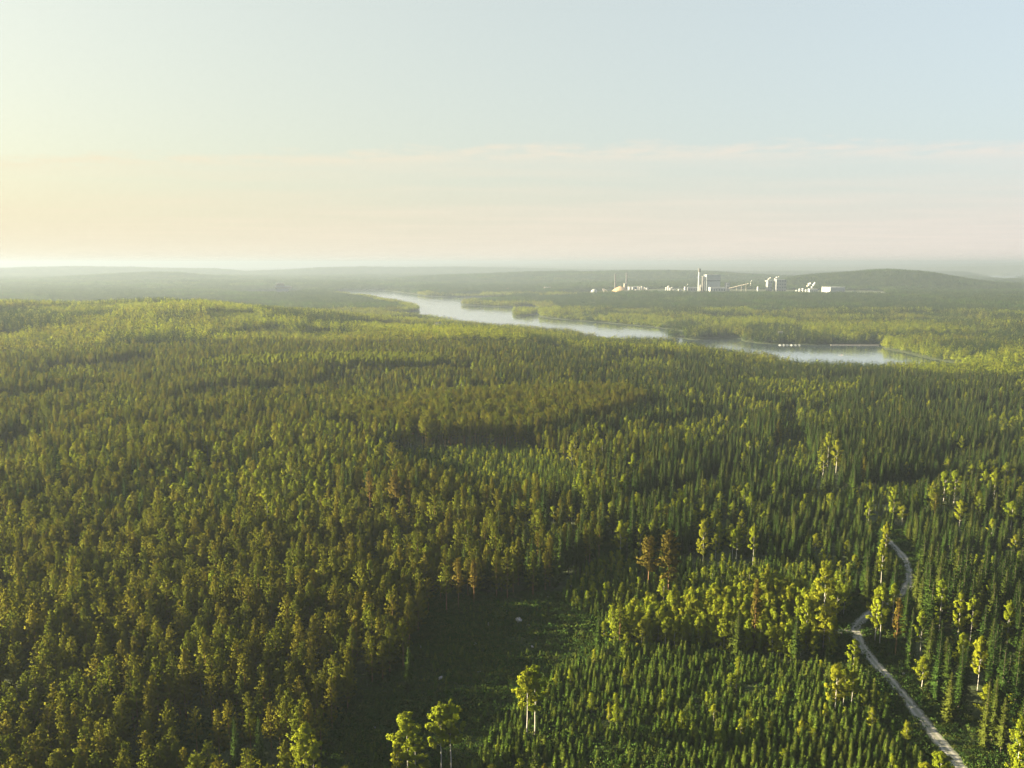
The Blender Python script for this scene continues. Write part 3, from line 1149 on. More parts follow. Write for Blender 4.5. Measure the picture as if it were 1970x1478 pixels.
# one list of near trees: kind, x, y, height, form
near = {'pine': [], 'spruce': [], 'birch': [], 'ybirch': [], 'yspruce': []}
NEAR_R = 1280.0
x, y = spread(5.3, 100, NEAR_R)
r = np.hypot(x, y)
keep = (path_dist(x, y, MAIN) > 4.2) & (path_dist(x, y, SIDE) > 4.0) & (shore(x, y) > 3)
for P in (CLEAR, PLANT, YBAND, LOWGAP, REGEN, CUT2, GLADE2, EDGE2, VALLEY, GAP3):
    keep &= ~inside(P, x, y)
x, y, r = x[keep], y[keep], r[keep]
u_px, u_py, _ = project(x, y, height(x, y) + 10)
rn = rng.random(x.size)
n1 = fnoise(x, y, 120, 31, 3)
n2 = fnoise(x, y, 70, 41, 3)
n3 = fnoise(x, y, 34, 51, 2)
left = sstep(1350, 900, u_px + (n1 - 0.5) * 500)                       # pine on the left, spruce on the right
lowerleft = sstep(1000, 760, u_px) * sstep(960, 1050, u_py)
p_birch = 0.05 + 0.30 * sstep(0.56, 0.70, n2) + 0.20 * inside(BRIGHT_R, x, y) + 0.10 * sstep(1650, 1750, u_px) * sstep(1050, 1120, u_py)
p_birch = p_birch * (1 - 0.85 * lowerleft)
p_pine = np.clip(0.02 + 0.74 * left + 0.3 * lowerleft + 0.20 * (n1 - 0.5), 0.02, 1.0)
tall = inside(TALLPINE, x, y)
sa, sb, sc_, sborder = stands(x, y, 105.0, 301)
mature = np.maximum(lowerleft, 0.0)
st_h = np.where(sa < 0.22, 0.62 + 0.5 * sa, 0.80 + 0.30 * sa) * (1 - mature) + mature * (0.95 + 0.08 * sa)
p_birch = p_birch + (1 - lowerleft) * np.where(sc_ > 0.86, 0.45, 0.0)
left = np.clip(left + (sb - 0.5) * 0.7, 0, 1)
st_d = np.where(sborder < 4, 0.72, np.where(sc_ < 0.15, 0.80, 0.96))
gaps = vnoise(x, y, 17, 88)
strip_n = inside(BSTRIP, x, y)
bigright = (u_px > 1665) & (u_py > 1085)
p_birch = np.where(bigright, p_birch * 0.55, p_birch)
for i in range(x.size):
    if strip_n[i]:
        if rng.random() < 0.9:
            near['birch'].append((x[i], y[i], rng.uniform(19, 23), int(rng.integers(4))))
        continue
    if tall[i]:
        if rn[i] < 0.25:
            continue
        near['pine'].append((x[i], y[i], rng.uniform(20, 24), 3))
        continue
    if rng.random() > st_d[i] or gaps[i] > 0.84:
        continue
    if rn[i] < p_birch[i]:
        near['birch'].append((x[i], y[i], rng.uniform(14, 20) * (0.35 + 0.65 * st_h[i]), int(rng.integers(4))))
    elif rng.random() < p_pine[i]:
        hh = rng.uniform(15, 21) * (0.86 + 0.28 * n3[i]) * st_h[i]
        near['pine'].append((x[i], y[i], hh, int(rng.integers(6))))
    else:
        hh = rng.uniform(15, 24) * (0.86 + 0.28 * n3[i]) * (st_h[i] if not bigright[i] else 1.12)
        near['spruce'].append((x[i], y[i], hh, int(rng.integers(5))))

for k in ('pine', 'spruce'):
    near[k] = [(a, b, h * (1.22 if rng.random() < 0.03 else 1.0), f) for a, b, h, f in near[k]]      # a few overtop the rest

# the young birch band, thick and narrow
x, y = spread(2.5, 100, 500)
k = inside(YBAND, x, y) & (path_dist(x, y, SIDE) > 3.5) & (path_dist(x, y, MAIN) > 4)
for a, b in zip(x[k], y[k]):
    q = rng.random()
    if q < 0.78:
        near['ybirch'].append((a, b, rng.uniform(7.5, 13), int(rng.integers(3))))
    elif q < 0.9:
        near['yspruce'].append((a, b, rng.uniform(6, 10), int(rng.integers(4))))
# the young spruce plantation, and looser young growth round it
x, y = spread(2.35, 100, 480, jit=0.34)
k = inside(PLANT, x, y) & (path_dist(x, y, MAIN) > 4.4)
nearroad = path_dist(x, y, MAIN)
for a, b, dr in zip(x[k], y[k], nearroad[k]):
    pd = vnoise(a, b, 9, 78)
    if rng.random() < (0.9 if pd > 0.32 else 0.35):
        near['yspruce'].append((a, b, (rng.uniform(3.2, 6.4) + (1.4 if dr < 14 else 0)) * (0.62 + 0.55 * vnoise(a, b, 25, 77) + 0.22 * rng.random()), int(rng.integers(4))))
    elif rng.random() < 0.16:
        near['ybirch'].append((a, b, rng.uniform(4.5, 7.5), int(rng.integers(3))))
x, y = spread(3.0, 100, 900)
k = inside(LOWGAP, x, y) | inside(REGEN, x, y) | inside(CUT2, x, y) & (rng.random(x.size) < 0.35) | (inside(GLADE2, x, y) | inside(EDGE2, x, y) | inside(VALLEY, x, y) | inside(GAP3, x, y)) & (rng.random(x.size) < 0.5)
k &= (path_dist(x, y, MAIN) > 5) & (path_dist(x, y, SIDE) > 4)
for a, b in zip(x[k], y[k]):
    if rng.random() < 0.85:
        near['yspruce'].append((a, b, rng.uniform(3.5, 8.0), int(rng.integers(4))))
    else:
        near['ybirch'].append((a, b, rng.uniform(5, 9), int(rng.integers(3))))
x, y = spread(3.2, 100, 480)
k = inside(CLEAR, x, y) & (rng.random(x.size) < 0.15 + 0.9 * sstep(0.40, 0.62, fnoise(x, y, 22, 57, 2)))
for a, b in zip(x[k], y[k]):
    near['yspruce'].append((a, b, rng.uniform(0.9, 3.4), int(rng.integers(4))))

# ------------------------------------------------------------------ trees that stand out, placed one by one
ALLSHAPES = {'pine': PINES, 'spruce': SPRUCES, 'birch': BIRCHES, 'ybirch': YBIRCHES, 'yspruce': YSPRUCES}
NAMES = {'pine': 'pine_tree', 'spruce': 'spruce_tree', 'birch': 'birch_tree', 'ybirch': 'young_birch', 'yspruce': 'young_spruce'}
CATS = {'pine': 'pine', 'spruce': 'spruce', 'birch': 'birch', 'ybirch': 'birch', 'yspruce': 'spruce'}
BIGBIRCH = [make_birch(500, 24.0, r0=0.20, start=0.52, R=3.6, clumps=100, n=60, size=0.25, top=0.70),
            make_birch(501, 24.0, r0=0.19, start=0.48, R=3.9, clumps=120, n=60, size=0.25, top=0.66),
            make_birch(502, 22.0, r0=0.18, start=0.22, R=3.4, clumps=130, n=50, size=0.25, top=0.60),
            make_birch(503, 22.0, r0=0.18, start=0.34, R=4.0, clumps=130, n=54, size=0.25, top=0.62),
            make_birch(504, 20.0, r0=0.13, start=0.42, R=2.6, clumps=72, n=56, size=0.24, top=0.66)]
BIGPINE = [make_pine(510, 26.0, 'old_pine_leaf', start=0.42, R=3.7, tufts=9, per=10, round_=0.60), make_pine(511, 28.0, 'old_pine_leaf', start=0.30, R=3.6, tufts=9, per=10, round_=0.55), make_pine(512, 24.0, 'old_pine_leaf', start=0.35, R=4.2, tufts=6, per=6, round_=0.62)]
BIGSPRUCE = [make_spruce(520, 27.0, R=3.3, start=0.06, levels=44, tris=5, power=0.85), make_spruce(521, 27.0, R=2.9, start=0.10, levels=44, tris=5, power=0.75)]

hero_xy = []
hero_px = []
hero_h = []


def place_tree(kind, shape, x, y, H, label, group=None, rz=None, wide=1.0):
    z = float(height(np.array([x]), np.array([y]))[0])
    s = H / shape.H
    o = thing(NAMES[kind], label, CATS[kind], (x, y, z - 0.15), rng.uniform(0, 6.28) if rz is None else rz, group, (s * wide * max(0.5, s) ** -0.35, s * wide * max(0.5, s) ** -0.35, s))
    link('trunk', shape.trunk, o)
    link('crown', shape.crown, o)
    return o


def hero(kind, shape, px, base_py, top_py, label, group=None, wide=1.0):
    x, y = ground(np.array([px], float), np.array([base_py], float))
    x, y = float(x[0]), float(y[0])
    rng_ = math.hypot(x, y)
    z = float(height(np.array([x]), np.array([y]))[0])
    ztop = at_range(px, top_py, rng_)[2]
    hero_xy.append((x, y, kind))
    hero_px.append((px, base_py, top_py))
    hero_h.append(max(3.0, ztop - z))
    place_tree(kind, shape, x, y, max(3.0, ztop - z), label, group, wide=wide)
    return x, y


PAIR = 'bare-stemmed birches in the clearing'
hero('birch', BIGBIRCH[0], 1014, 1424, 1279, 'left birch of the close pair on bare white stems mid clearing', PAIR, 1.0)
hero('birch', BIGBIRCH[4], 1029, 1418, 1276, 'right birch of the close pair on bare white stems mid clearing', PAIR, 1.35)
hero('birch', BIGBIRCH[1], 849, 1500, 1346, 'left birch of the bright pair at the bottom edge of the clearing', PAIR, 1.0)
hero('birch', BIGBIRCH[0], 868, 1498, 1341, 'right birch of the bright pair at the bottom edge of the clearing', PAIR, 1.0)
hero('birch', BIGBIRCH[4], 785, 1506, 1366, 'slim birch left of the bright pair at the bottom edge', PAIR, 1.45)
hero('birch', BIGBIRCH[2], 800, 1520, 1408, 'bushy low birch under the slim birch at the bottom edge', PAIR, 1.1)
hero('birch', BIGBIRCH[4], 764, 1510, 1424, 'small dim sapling birch left of the slim birch', PAIR, 0.8)
hero('birch', BIGBIRCH[3], 592, 1520, 1384, 'round bright yellow-green birch alone among the lower left pines', None, 0.95)
hero('birch', BIGBIRCH[2], 606, 1530, 1425, 'shaded dark green birch behind the round bright birch at bottom', None, 0.9)
hero('pine', BIGPINE[0], 1247, 1142, 1032, 'left of the two tall lone pines, with a long bare orange trunk', 'two tall lone pines', 1.35)
hero('pine', BIGPINE[1], 1285, 1150, 1021, 'right and taller of the two tall lone pines, crown nearly to ground', 'two tall lone pines', 1.35)
hero('birch', BIGBIRCH[4], 1276, 1165, 1110, 'small bright birch at the foot of the taller lone pine', None, 1.3)
hero('birch', BIGBIRCH[2], 1583, 1205, 1083, 'largest round-topped birch standing left of the road junction', None, 1.25)
hero('birch', BIGBIRCH[4], 1583, 1252, 1168, 'bright birch on a dark stem just left of the side road', None, 1.25)
hero('birch', BIGBIRCH[2], 1550, 1240, 1148, 'upright birch left of the dark-stemmed birch by the side road', None, 0.8)
hero('birch', BIGBIRCH[2], 1606, 1370, 1272, 'tallest of three pale birches between plantation and road', 'three birches by the plantation')
hero('birch', BIGBIRCH[4], 1622, 1362, 1281, 'middle one of three pale birches between plantation and road', 'three birches by the plantation', 1.0)
hero('birch', BIGBIRCH[4], 1638, 1360, 1283, 'right one of three pale birches between plantation and road', 'three birches by the plantation', 1.1)
hero('birch', BIGBIRCH[2], 1641, 1292, 1226, 'pointed birch leaning over the left edge of the road bend', None, 0.95)
hero('birch', BIGBIRCH[2], 1683, 1235, 1122, 'pale birch at the forest corner right of the road junction', None, 0.75)
hero('birch', BIGBIRCH[4], 1692, 1240, 1118, 'taller thin birch beside the pale corner birch at the junction', None, 0.9)
hero('pine', BIGPINE[2], 1722, 1262, 1150, 'wide brownish pine behind the corner birches right of the road', None, 0.62)
hero('spruce', BIGSPRUCE[0], 1748, 1290, 1160, 'large golden spruce right of the wide brownish pine', None, 0.75)
hero('spruce', BIGSPRUCE[1], 1740, 1230, 1118, 'dark spruce tip rising behind the corner birches at the junction')
hero('spruce', BIGSPRUCE[0], 1800, 1350, 1188, 'broad tall spruce above the straight stretch of gravel road', None, 0.8)
hero('spruce', BIGSPRUCE[1], 1843, 1365, 1236, 'spruce with golden left side right of the broad tall spruce', None, 0.95)
hero('spruce', BIGSPRUCE[0], 1892, 1440, 1300, 'heavy spruce nearest the gravel road at the right', None, 0.85)
hero('spruce', BIGSPRUCE[1], 1908, 1428, 1294, 'spruce crowding the heavy spruce on its right side')
hero('birch', BIGBIRCH[2], 1952, 1530, 1370, 'bright tall birch at the bottom right edge of the photo', None, 0.75)
hero('birch', BIGBIRCH[3], 1806, 1530, 1440, 'bright rounded birch crown overhanging the road at the bottom', None, 0.9)
hero('birch', BIGBIRCH[3], 1778, 1535, 1462, 'low bright birch left of the crown overhanging the road', None, 0.9)
hero('birch', BIGBIRCH[3], 1880, 1330, 1217, 'broad flat-topped birch among dark spruces at the right', None, 0.62)
hero('birch', BIGBIRCH[2], 1806, 1222, 1108, 'brightest birch of the row behind the roadside spruces', None, 0.8)
hero('birch', BIGBIRCH[2], 1842, 1232, 1132, 'birch right of the brightest birch behind the roadside spruces', None, 0.7)
hero('birch', BIGBIRCH[4], 1866, 1240, 1142, 'pointed birch third along the row behind the roadside spruces', None, 1.0)
hero('birch', BIGBIRCH[2], 1936, 1250, 1150, 'lone birch near the right edge among dark spruces', None, 0.75)
hero('birch', BIGBIRCH[3], 1912, 960, 902, 'left of the two round birches in the bright right stand')
hero('birch', BIGBIRCH[3], 1845, 1020, 958, 'round half-shaded birch on a pale stem in the right clearing')
hero('birch', BIGBIRCH[3], 1944, 1024, 960, 'green shaded birch on a white stem at the right')
hero('birch', BIGBIRCH[2], 1815, 965, 902, 'tall bright birch crown heading the right-hand bright stand', None, 1.1)
hero('birch', BIGBIRCH[2], 1835, 968, 900, 'tallest crown of the bright stand, beside the tall bright birch', None, 1.1)
hero('birch', BIGBIRCH[2], 1718, 1000, 932, 'narrow birch clump standing alone by the far road', None, 0.8)
hero('birch', BIGBIRCH[4], 1735, 1010, 970, 'small round birch at the foot of the narrow roadside clump', None, 1.4)
hero('birch', BIGBIRCH[4], 1694, 1130, 1040, 'slim birch lit only at its tip, left of the far road bend', None, 0.9)
hero('birch', BIGBIRCH[4], 1702, 1075, 1002, 'pale birch where the far road bend disappears', None, 0.9)
hero('birch', BIGBIRCH[2], 1592, 898, 828, 'left of two bright birches on the dark forest edge', None, 0.8)
hero('birch', BIGBIRCH[2], 1608, 910, 842, 'right and fuller of two bright birches on the dark forest edge', None, 0.95)
hero('birch', BIGBIRCH[2], 1010, 1010, 962, 'left of three small bright birches in a row before the dark spruces', None, 0.9)
hero('birch', BIGBIRCH[4], 1065, 1008, 972, 'middle of three small bright birches in a row before the dark spruces', None, 1.3)
hero('birch', BIGBIRCH[4], 1100, 1008, 972, 'right of three small bright birches in a row before the dark spruces', None, 1.2)
hero('birch', BIGBIRCH[2], 1352, 1085, 996, 'bright birch above dark gap right of the two lone pines', None, 0.8)
hero('birch', BIGBIRCH[4], 1448, 1092, 1005, 'birch on a white stem at the dark gap, under spruces', None, 0.8)
hero('birch', BIGBIRCH[4], 1416, 1085, 1010, 'round birch between spruces left of the white-stemmed birch', None, 1.0)
hero('pine', BIGPINE[2], 712, 985, 906, 'broad pine left of the peaked pine in the middle distance')
hero('pine', BIGPINE[1], 762, 1000, 904, 'tall peaked pine overtopping the young pines mid left', None, 1.1)
hero('pine', BIGPINE[2], 788, 1000, 922, 'pine leaning against the tall peaked pine on its right', None, 0.9)
hero('birch', BIGBIRCH[2], 516, 1020, 934, 'tall pale aspen-like birch above the pines at mid left', None, 0.7)
hero('spruce', BIGSPRUCE[0], 786, 1330, 1240, 'orange-lit spruce alone at the left rim of the clearing', None, 0.95)
hero('spruce', BIGSPRUCE[1], 456, 1500, 1375, 'left of two dark pointed spruces in the lower left corner', None, 1.0)
hero('spruce', BIGSPRUCE[1], 502, 1500, 1375, 'right of two dark pointed spruces in the lower left corner', None, 1.0)
hero('pine', BIGPINE[2], 882, 1170, 1073, 'wide pine at the head of the clearing, above its left rim', None, 0.75)
hero('pine', BIGPINE[0], 912, 1165, 1078, 'wide pine right beside the one at the head of the clearing', None, 0.7)
hero('pine', BIGPINE[2], 1450, 1245, 1115, 'round pine overtopping the young birch band', None, 0.55)

# no scattered tree inside a chosen one
HX = np.array([(a, b) for a, b, _ in hero_xy])
HH = np.array(hero_h)


def thin_near():
    for k in near:
        if not near[k]:
            continue
        arr = np.array(near[k])
        d = np.full(len(arr), 1e9)
        for (hx, hy), hh in zip(HX, HH):
            qx, qy = arr[:, 0] - hx, arr[:, 1] - hy
            d = np.minimum(d, np.hypot(qx, qy))
            # a tree whose shadow would cover the upper crown did not stand there: the chosen trees are all sunlit
            along = qx * math.sin(R_(SUN_AZ)) + qy * math.cos(R_(SUN_AZ))
            aside = np.abs(qx * math.cos(R_(SUN_AZ)) - qy * math.sin(R_(SUN_AZ)))
            d = np.where((along > 0) & (along < 45) & (aside < 3.0) & (arr[:, 2] > hh * 0.55 + along * math.tan(R_(SUN_EL))), 0.0, d)
        lim = 3.2 if k in ('pine', 'spruce', 'birch') else 1.5
        near[k] = arr[d > lim]


thin_near()


def open_sight():
    """the verge before the road and the ground before the chosen trees is open: drop the scattered trees standing there"""
    pts = []
    for px, py in SIGHT_ROAD:
        pts.append((px, py, 9.1 if px < 1641 and py < 1225 else 9.0, py + 2))
    for px, base, top in SIGHT_TREES:
        for t in np.linspace(0.30, 0.97, 8):
            pts.append((px, base + (top - base) * t, 7.0, base))
    pts = np.array(pts)
    for k in near:
        a = np.asarray(near[k], float)
        if not len(a):
            continue
        z = height(a[:, 0], a[:, 1])
        u0, v0, d = project(a[:, 0], a[:, 1], z)
        u1, v1, _ = project(a[:, 0], a[:, 1], z + a[:, 2])
        wpx = 0.10 * a[:, 2] / d * F
        bad = np.zeros(len(a), bool)
        for px, py, hw, base in pts:
            bad |= (np.abs(u0 - px) < (hw * 0.5 if k in ('pine', 'spruce', 'birch') or hw == 9.1 else 1.0) + wpx) & (v1 < py + 3) & (v0 > py) & (v0 > base)
        near[k] = a[~bad]


SIGHT_ROAD = [(float(a), float(b)) for a, b in smooth_path(main_px[:9], 8)] + [(float(a), float(b)) for a, b in smooth_path(main_px[12:15], 8)] + [(1615, 1216.4), (1622, 1216.4), (1630, 1217.4), (1640, 1220.4)]
SIGHT_TREES = list(hero_px)
open_sight()

# ------------------------------------------------------------------ the trees that show largest become objects of their own
NUMW = ['first', 'second', 'third', 'fourth', 'fifth', 'sixth', 'seventh', 'eighth', 'ninth', 'tenth', 'eleventh', 'twelfth', 'thirteenth', 'fourteenth', 'fifteenth', 'sixteenth', 'seventeenth',
        'eighteenth', 'nineteenth', 'twentieth']
LOOK = {'pine': ('tufted olive pine', 'pines in the dense stand'), 'spruce': ('narrow dark spruce', 'spruces of the dark forest'), 'birch': ('bright leafy birch', 'birches among the conifers'),
        'ybirch': ('slim young birch', 'young birches'), 'yspruce': ('small young spruce', 'young spruces of the plantation')}


def place_words(px, py):
    xs = ['far left', 'left', 'centre left', 'centre', 'centre right', 'right', 'far right']
    cx = xs[min(6, max(0, int(px / PW * 7)))]
    return cx


def row_label(kind, row, i, n):
    look = LOOK[kind][0]
    from_left = i < (n + 1) // 2
    k = i if from_left else n - 1 - i
    side_ = 'left' if from_left else 'right'
    return look, NUMW[k] if k < len(NUMW) else None, side_


LIMIT = 300
heroes_of = {}
for _, _, k in hero_xy:
    heroes_of[k] = heroes_of.get(k, 0) + 1
rest = {}
for k, arr in near.items():
    arr = np.asarray(arr, float)
    z = height(arr[:, 0], arr[:, 1])
    u, v, d = project(arr[:, 0], arr[:, 1], z + arr[:, 2])
    ub, vb, _ = project(arr[:, 0], arr[:, 1], z + arr[:, 2] * 0.6)
    size = arr[:, 2] / d
    ok = (u > 4) & (u < PW - 4) & (vb < PH - 2) & (v > 0)
    order = np.argsort(-np.where(ok, size, -1))
    n_take = min(LIMIT - heroes_of.get(k, 0) - 2, int(ok.sum()))
    take = order[:n_take]
    mask = np.ones(len(arr), bool)
    mask[take] = False
    rest[k] = np.concatenate([arr[mask], z[mask][:, None]], 1)
    # rows by the height of the tip in the photograph, each read from left or right
    take = take[np.argsort(v[take])]
    per = 20
    rows = [take[i:i + per] for i in range(0, len(take), per)]
    nrow = len(rows)
    for ri, row in enumerate(rows):
        row = row[np.argsort(u[row])]
        rowname = NUMW[nrow - 1 - ri] if nrow - 1 - ri < len(NUMW) else str(nrow - ri)
        for i, t in enumerate(row):
            look, nth, side_ = row_label(k, ri, i, len(row))
            label = f'{look}, {nth} from the {side_} in the {rowname} row up from the bottom'
            place_tree(k, ALLSHAPES[k][int(arr[t, 3])], arr[t, 0], arr[t, 1], arr[t, 2], label, LOOK[k][1])


# ------------------------------------------------------------------ the forest beyond, as masses of instanced trees
def instancer(name, pts, idx, rot, scl, meshes, label):
    pc = bpy.data.collections.new(name + '_forms')
    for i, m in enumerate(meshes):
        o = bpy.data.objects.new(f'{name}_form_{i:02d}', m)
        pc.objects.link(o)
    me = bpy.data.meshes.new(name)
    me.vertices.add(len(pts))
    me.vertices.foreach_set('co', np.asarray(pts, np.float32).ravel())
    for nm, ty, data in (('form', 'INT', idx), ('turn', 'FLOAT', rot)):
        a = me.attributes.new(nm, ty, 'POINT')
        a.data.foreach_set('value', np.asarray(data, np.int32 if ty == 'INT' else np.float32))
    a = me.attributes.new('size', 'FLOAT_VECTOR', 'POINT')
    a.data.foreach_set('vector', np.asarray(scl, np.float32).ravel())
    o = tag(link(name, me), label, None, None, 'stuff')
    ng = bpy.data.node_groups.new(name, 'GeometryNodeTree')
    ng.interface.new_socket('Geometry', in_out='INPUT', socket_type='NodeSocketGeometry')
    ng.interface.new_socket('Geometry', in_out='OUTPUT', socket_type='NodeSocketGeometry')
    gi, go = ng.nodes.new('NodeGroupInput'), ng.nodes.new('NodeGroupOutput')
    ip = ng.nodes.new('GeometryNodeInstanceOnPoints')
    ci = ng.nodes.new('GeometryNodeCollectionInfo')
    ci.inputs['Collection'].default_value = pc
    ci.inputs['Separate Children'].default_value = True
    ci.inputs['Reset Children'].default_value = True

    def attr(nm, ty):
        n = ng.nodes.new('GeometryNodeInputNamedAttribute')
        n.data_type = ty
        n.inputs['Name'].default_value = nm
        return n.outputs['Attribute']

    L = ng.links.new
    L(gi.outputs[0], ip.inputs['Points'])
    L(ci.outputs[0], ip.inputs['Instance'])
    ip.inputs['Pick Instance'].default_value = True
    L(attr('form', 'INT'), ip.inputs['Instance Index'])
    cx = ng.nodes.new('ShaderNodeCombineXYZ')
    L(attr('turn', 'FLOAT'), cx.inputs[2])
    L(cx.outputs[0], ip.inputs['Rotation'])
    L(attr('size', 'FLOAT_VECTOR'), ip.inputs['Scale'])
    L(ip.outputs[0], go.inputs[0])
    md = o.modifiers.new('instances', 'NODES')
    md.node_group = ng
    return o


STUFFN = {'pine': ('pine_forest', 'dense olive pine forest covering the slopes'), 'spruce': ('spruce_forest', 'dark spruce forest filling the right side'), 'birch': ('birch_woods', 'scattered bright birches through the conifer forest'),
          'ybirch': ('young_birch_growth', 'young birches in thick growth between the stands'), 'yspruce': ('young_spruce_growth', 'even young spruce growth on planted ground')}
for k, a in rest.items():
    hs = np.array([s.H for s in ALLSHAPES[k]])
    idx = a[:, 3].astype(int)
    s = a[:, 2] / hs[idx]
    wv_ = rng.uniform(0.88, 1.15, len(s)) * np.clip(s, 0.5, 1.3) ** -0.35
    pts = np.stack([a[:, 0], a[:, 1], a[:, 4] - 0.15], 1)
    instancer(STUFFN[k][0], pts, idx, rng.uniform(0, 6.28, len(s)), np.stack([s * wv_, s * wv_, s], 1), [q.joined for q in ALLSHAPES[k]], STUFFN[k][1])

# 0.9 to 2.8 km: patches of about six trees
CL = 10.5
mixes = [(1, 0.05, 0.0), (0.9, 0.25, 0.06), (0.25, 1, 0.05), (0.03, 1, 0.0), (0.15, 0.3, 1.0), (0.05, 0.05, 1.0)]
mid_meshes = []
for mi_, mw_ in enumerate(mixes):
    for q in range(4):
        mid_meshes.append(make_clump(1000 + mi_ * 10 + q, CL * 1.08, 8, mw_, Hm=18.5))
x, y = spread(CL * 0.94, NEAR_R, 4700, side=140)
r = np.hypot(x, y)
s = shore(x, y)
k = (s > 4) & ((r < 2900) | (s < 70))
x, y = x[k], y[k]
z = height(x, y)
u, v, d = project(x, y, z + 14)
na_ = fnoise(x, y, 420, 61, 3)
nb_ = fnoise(x, y, 190, 71, 3)
leftw = sstep(1500, 900, u + (na_ - 0.5) * 900)
mixid = np.where(fnoise(x, y, 110, 67, 2) + 0.35 * (rng.random(x.size) - 0.5) < 0.36 + 0.32 * leftw, rng.integers(0, 2, x.size), rng.integers(2, 4, x.size))
bir = (nb_ > 0.60) & (rng.random(x.size) < 0.55) | (rng.random(x.size) < 0.035)
mixid = np.where(bir, 4, mixid)
strip = inside(BSTRIP, x, y)
mixid = np.where(strip, 5, mixid)
onshore = (shore(x, y) < 40) & (u > 1690) & (rng.random(x.size) < 0.6)
mixid = np.where(onshore, 5, mixid)
ma, mb_, mc_, mbd = stands(x, y, 150.0, 401)
mixid = np.where((mc_ > 0.84) & ~strip & (rng.random(x.size) < 0.8), np.where(rng.random(x.size) < 0.5, 4, 5), mixid)
mixid = np.where((mb_ < 0.3) & (mixid < 4), rng.integers(2, 4, x.size), mixid)
idx = mixid * 4 + rng.integers(0, 4, x.size)
sc = rng.uniform(0.88, 1.12, x.size) * np.where(strip, 1.22, np.where(ma < 0.25, 0.55 + 0.4 * ma, 0.84 + 0.32 * ma)) * (0.9 + 0.2 * fnoise(x, y, 60, 91, 2))
instancer('middle_forest', np.stack([x, y, z - 0.3], 1), idx, rng.uniform(0, 6.28, x.size), np.stack([np.ones_like(sc), np.ones_like(sc), sc], 1), mid_meshes, 'forest spreading over the middle ridge down to the lake')

# 2.8 to 6 km, then to 13 km: larger patches
for nm, cl, r0, r1, ntree, lab, coarse in (('far_forest', 26.0, 2900, 6000, 44, 'hazy forest on the far shores and round the mill', False), ('hill_forest', 60.0, 6000, 13000, 130, 'bluish forest on the distant hills', True)):
    ms = []
    fm = [(1, 0.6, 0.05), (0.4, 1, 0.08), (0.3, 0.4, 0.8), (0.7, 0.7, 0.25)]
    for mi_, mw_ in enumerate(fm):
        for q in range(3):
            ms.append(make_clump(2000 + mi_ * 10 + q + int(cl), cl * 1.06, ntree, mw_, [M['far_leaf'], M['far_leaf'], M['shrub_leaf']], Hm=18.0, coarse=coarse))
    x, y = spread(cl, r0, r1, side=300)
    u, v, d = project(x, y, np.full(x.shape, 20.0))
    r = np.hypot(x, y)
    sh = shore(x, y)
    k = np.where(r < 4700, sh > 70 - cl * 0.3, sh > cl * 0.42)
    k &= ~((u > FACTORY[0]) & (u < FACTORY[1]) & (r > FACTORY[2]) & (r < FACTORY[3]))
    x, y = x[k], y[k]
    z = height(x, y)
    n4 = fnoise(x, y, 500, 81, 3)
    n5 = fnoise(x, y, 240, 85, 2)
    mixid = np.where(n5 > 0.62, 2, np.where(n4 > 0.5, 0, 1))
    mixid = np.where(rng.random(x.size) < 0.15, 3, mixid)
    idx = mixid * 3 + rng.integers(0, 3, x.size)
    sc = rng.uniform(0.85, 1.1, x.size) * (0.8 + 0.4 * n5)
    turn = rng.integers(0, 4, x.size) * (math.pi / 2)
    instancer(nm, np.stack([x, y, z - 1.0], 1), idx, turn, np.stack([np.ones_like(sc), np.ones_like(sc), sc], 1), ms, lab)

# ------------------------------------------------------------------ low growth in the open ground
def make_tuft(seed, big):
    g = np.random.default_rng(seed)
    out = []
    if big:
        c = np.stack([g.normal(size=14) * 0.35, g.normal(size=14) * 0.35, g.uniform(0.1, 0.9, 14)], 1)
        out.append(leaf_ball(g, c, np.full(14, 0.25), 3, 0.13))
    else:
        for b in range(20):
            a = g.uniform(0, 6.28)
            p = np.array([g.normal() * 0.35, g.normal() * 0.35, 0])
            h = g.uniform(0.25, 0.7)
            tp = p + np.array([math.cos(a) * h * 0.5, math.sin(a) * h * 0.5, h])
            sd_ = np.array([-math.sin(a), math.cos(a), 0]) * 0.07
            out.append(np.array([[p - sd_, p + sd_, tp]]))
    v, f = tri_soup(np.concatenate(out))
    return set_outward(mesh_from('low_growth', v, f, [M['shrub_leaf']]), outward_of(np.concatenate(out), 1.0, seed, 0.9, 0.6))


x, y = spread(0.85, 90, 480, jit=0.5)
k = (poly_sd(CLEAR, x, y) < 9) | inside(PLANT, x, y) & (rng.random(x.size) < 0.5) | ((vnoise(x, y, 17, 88) > 0.78) & (np.hypot(x, y) < 420)) | (path_dist(x, y, MAIN) < 17) | (path_dist(x, y, SIDE) < 7)
k &= (path_dist(x, y, MAIN) > 2.2) & (path_dist(x, y, SIDE) > 2.2)
x, y = x[k], y[k]
z = height(x, y)
sc = rng.uniform(0.6, 2.0, x.size) * (0.5 + 1.3 * fnoise(x, y, 14, 33, 2))
instancer('low_growth', np.stack([x, y, z - 0.02], 1), rng.integers(0, 6, x.size), rng.uniform(0, 6.28, x.size), np.stack([sc, sc, sc], 1), [make_tuft(700 + i, i % 2 == 0) for i in range(6)], 'grass, bilberry and low shrubs on the open cut ground')

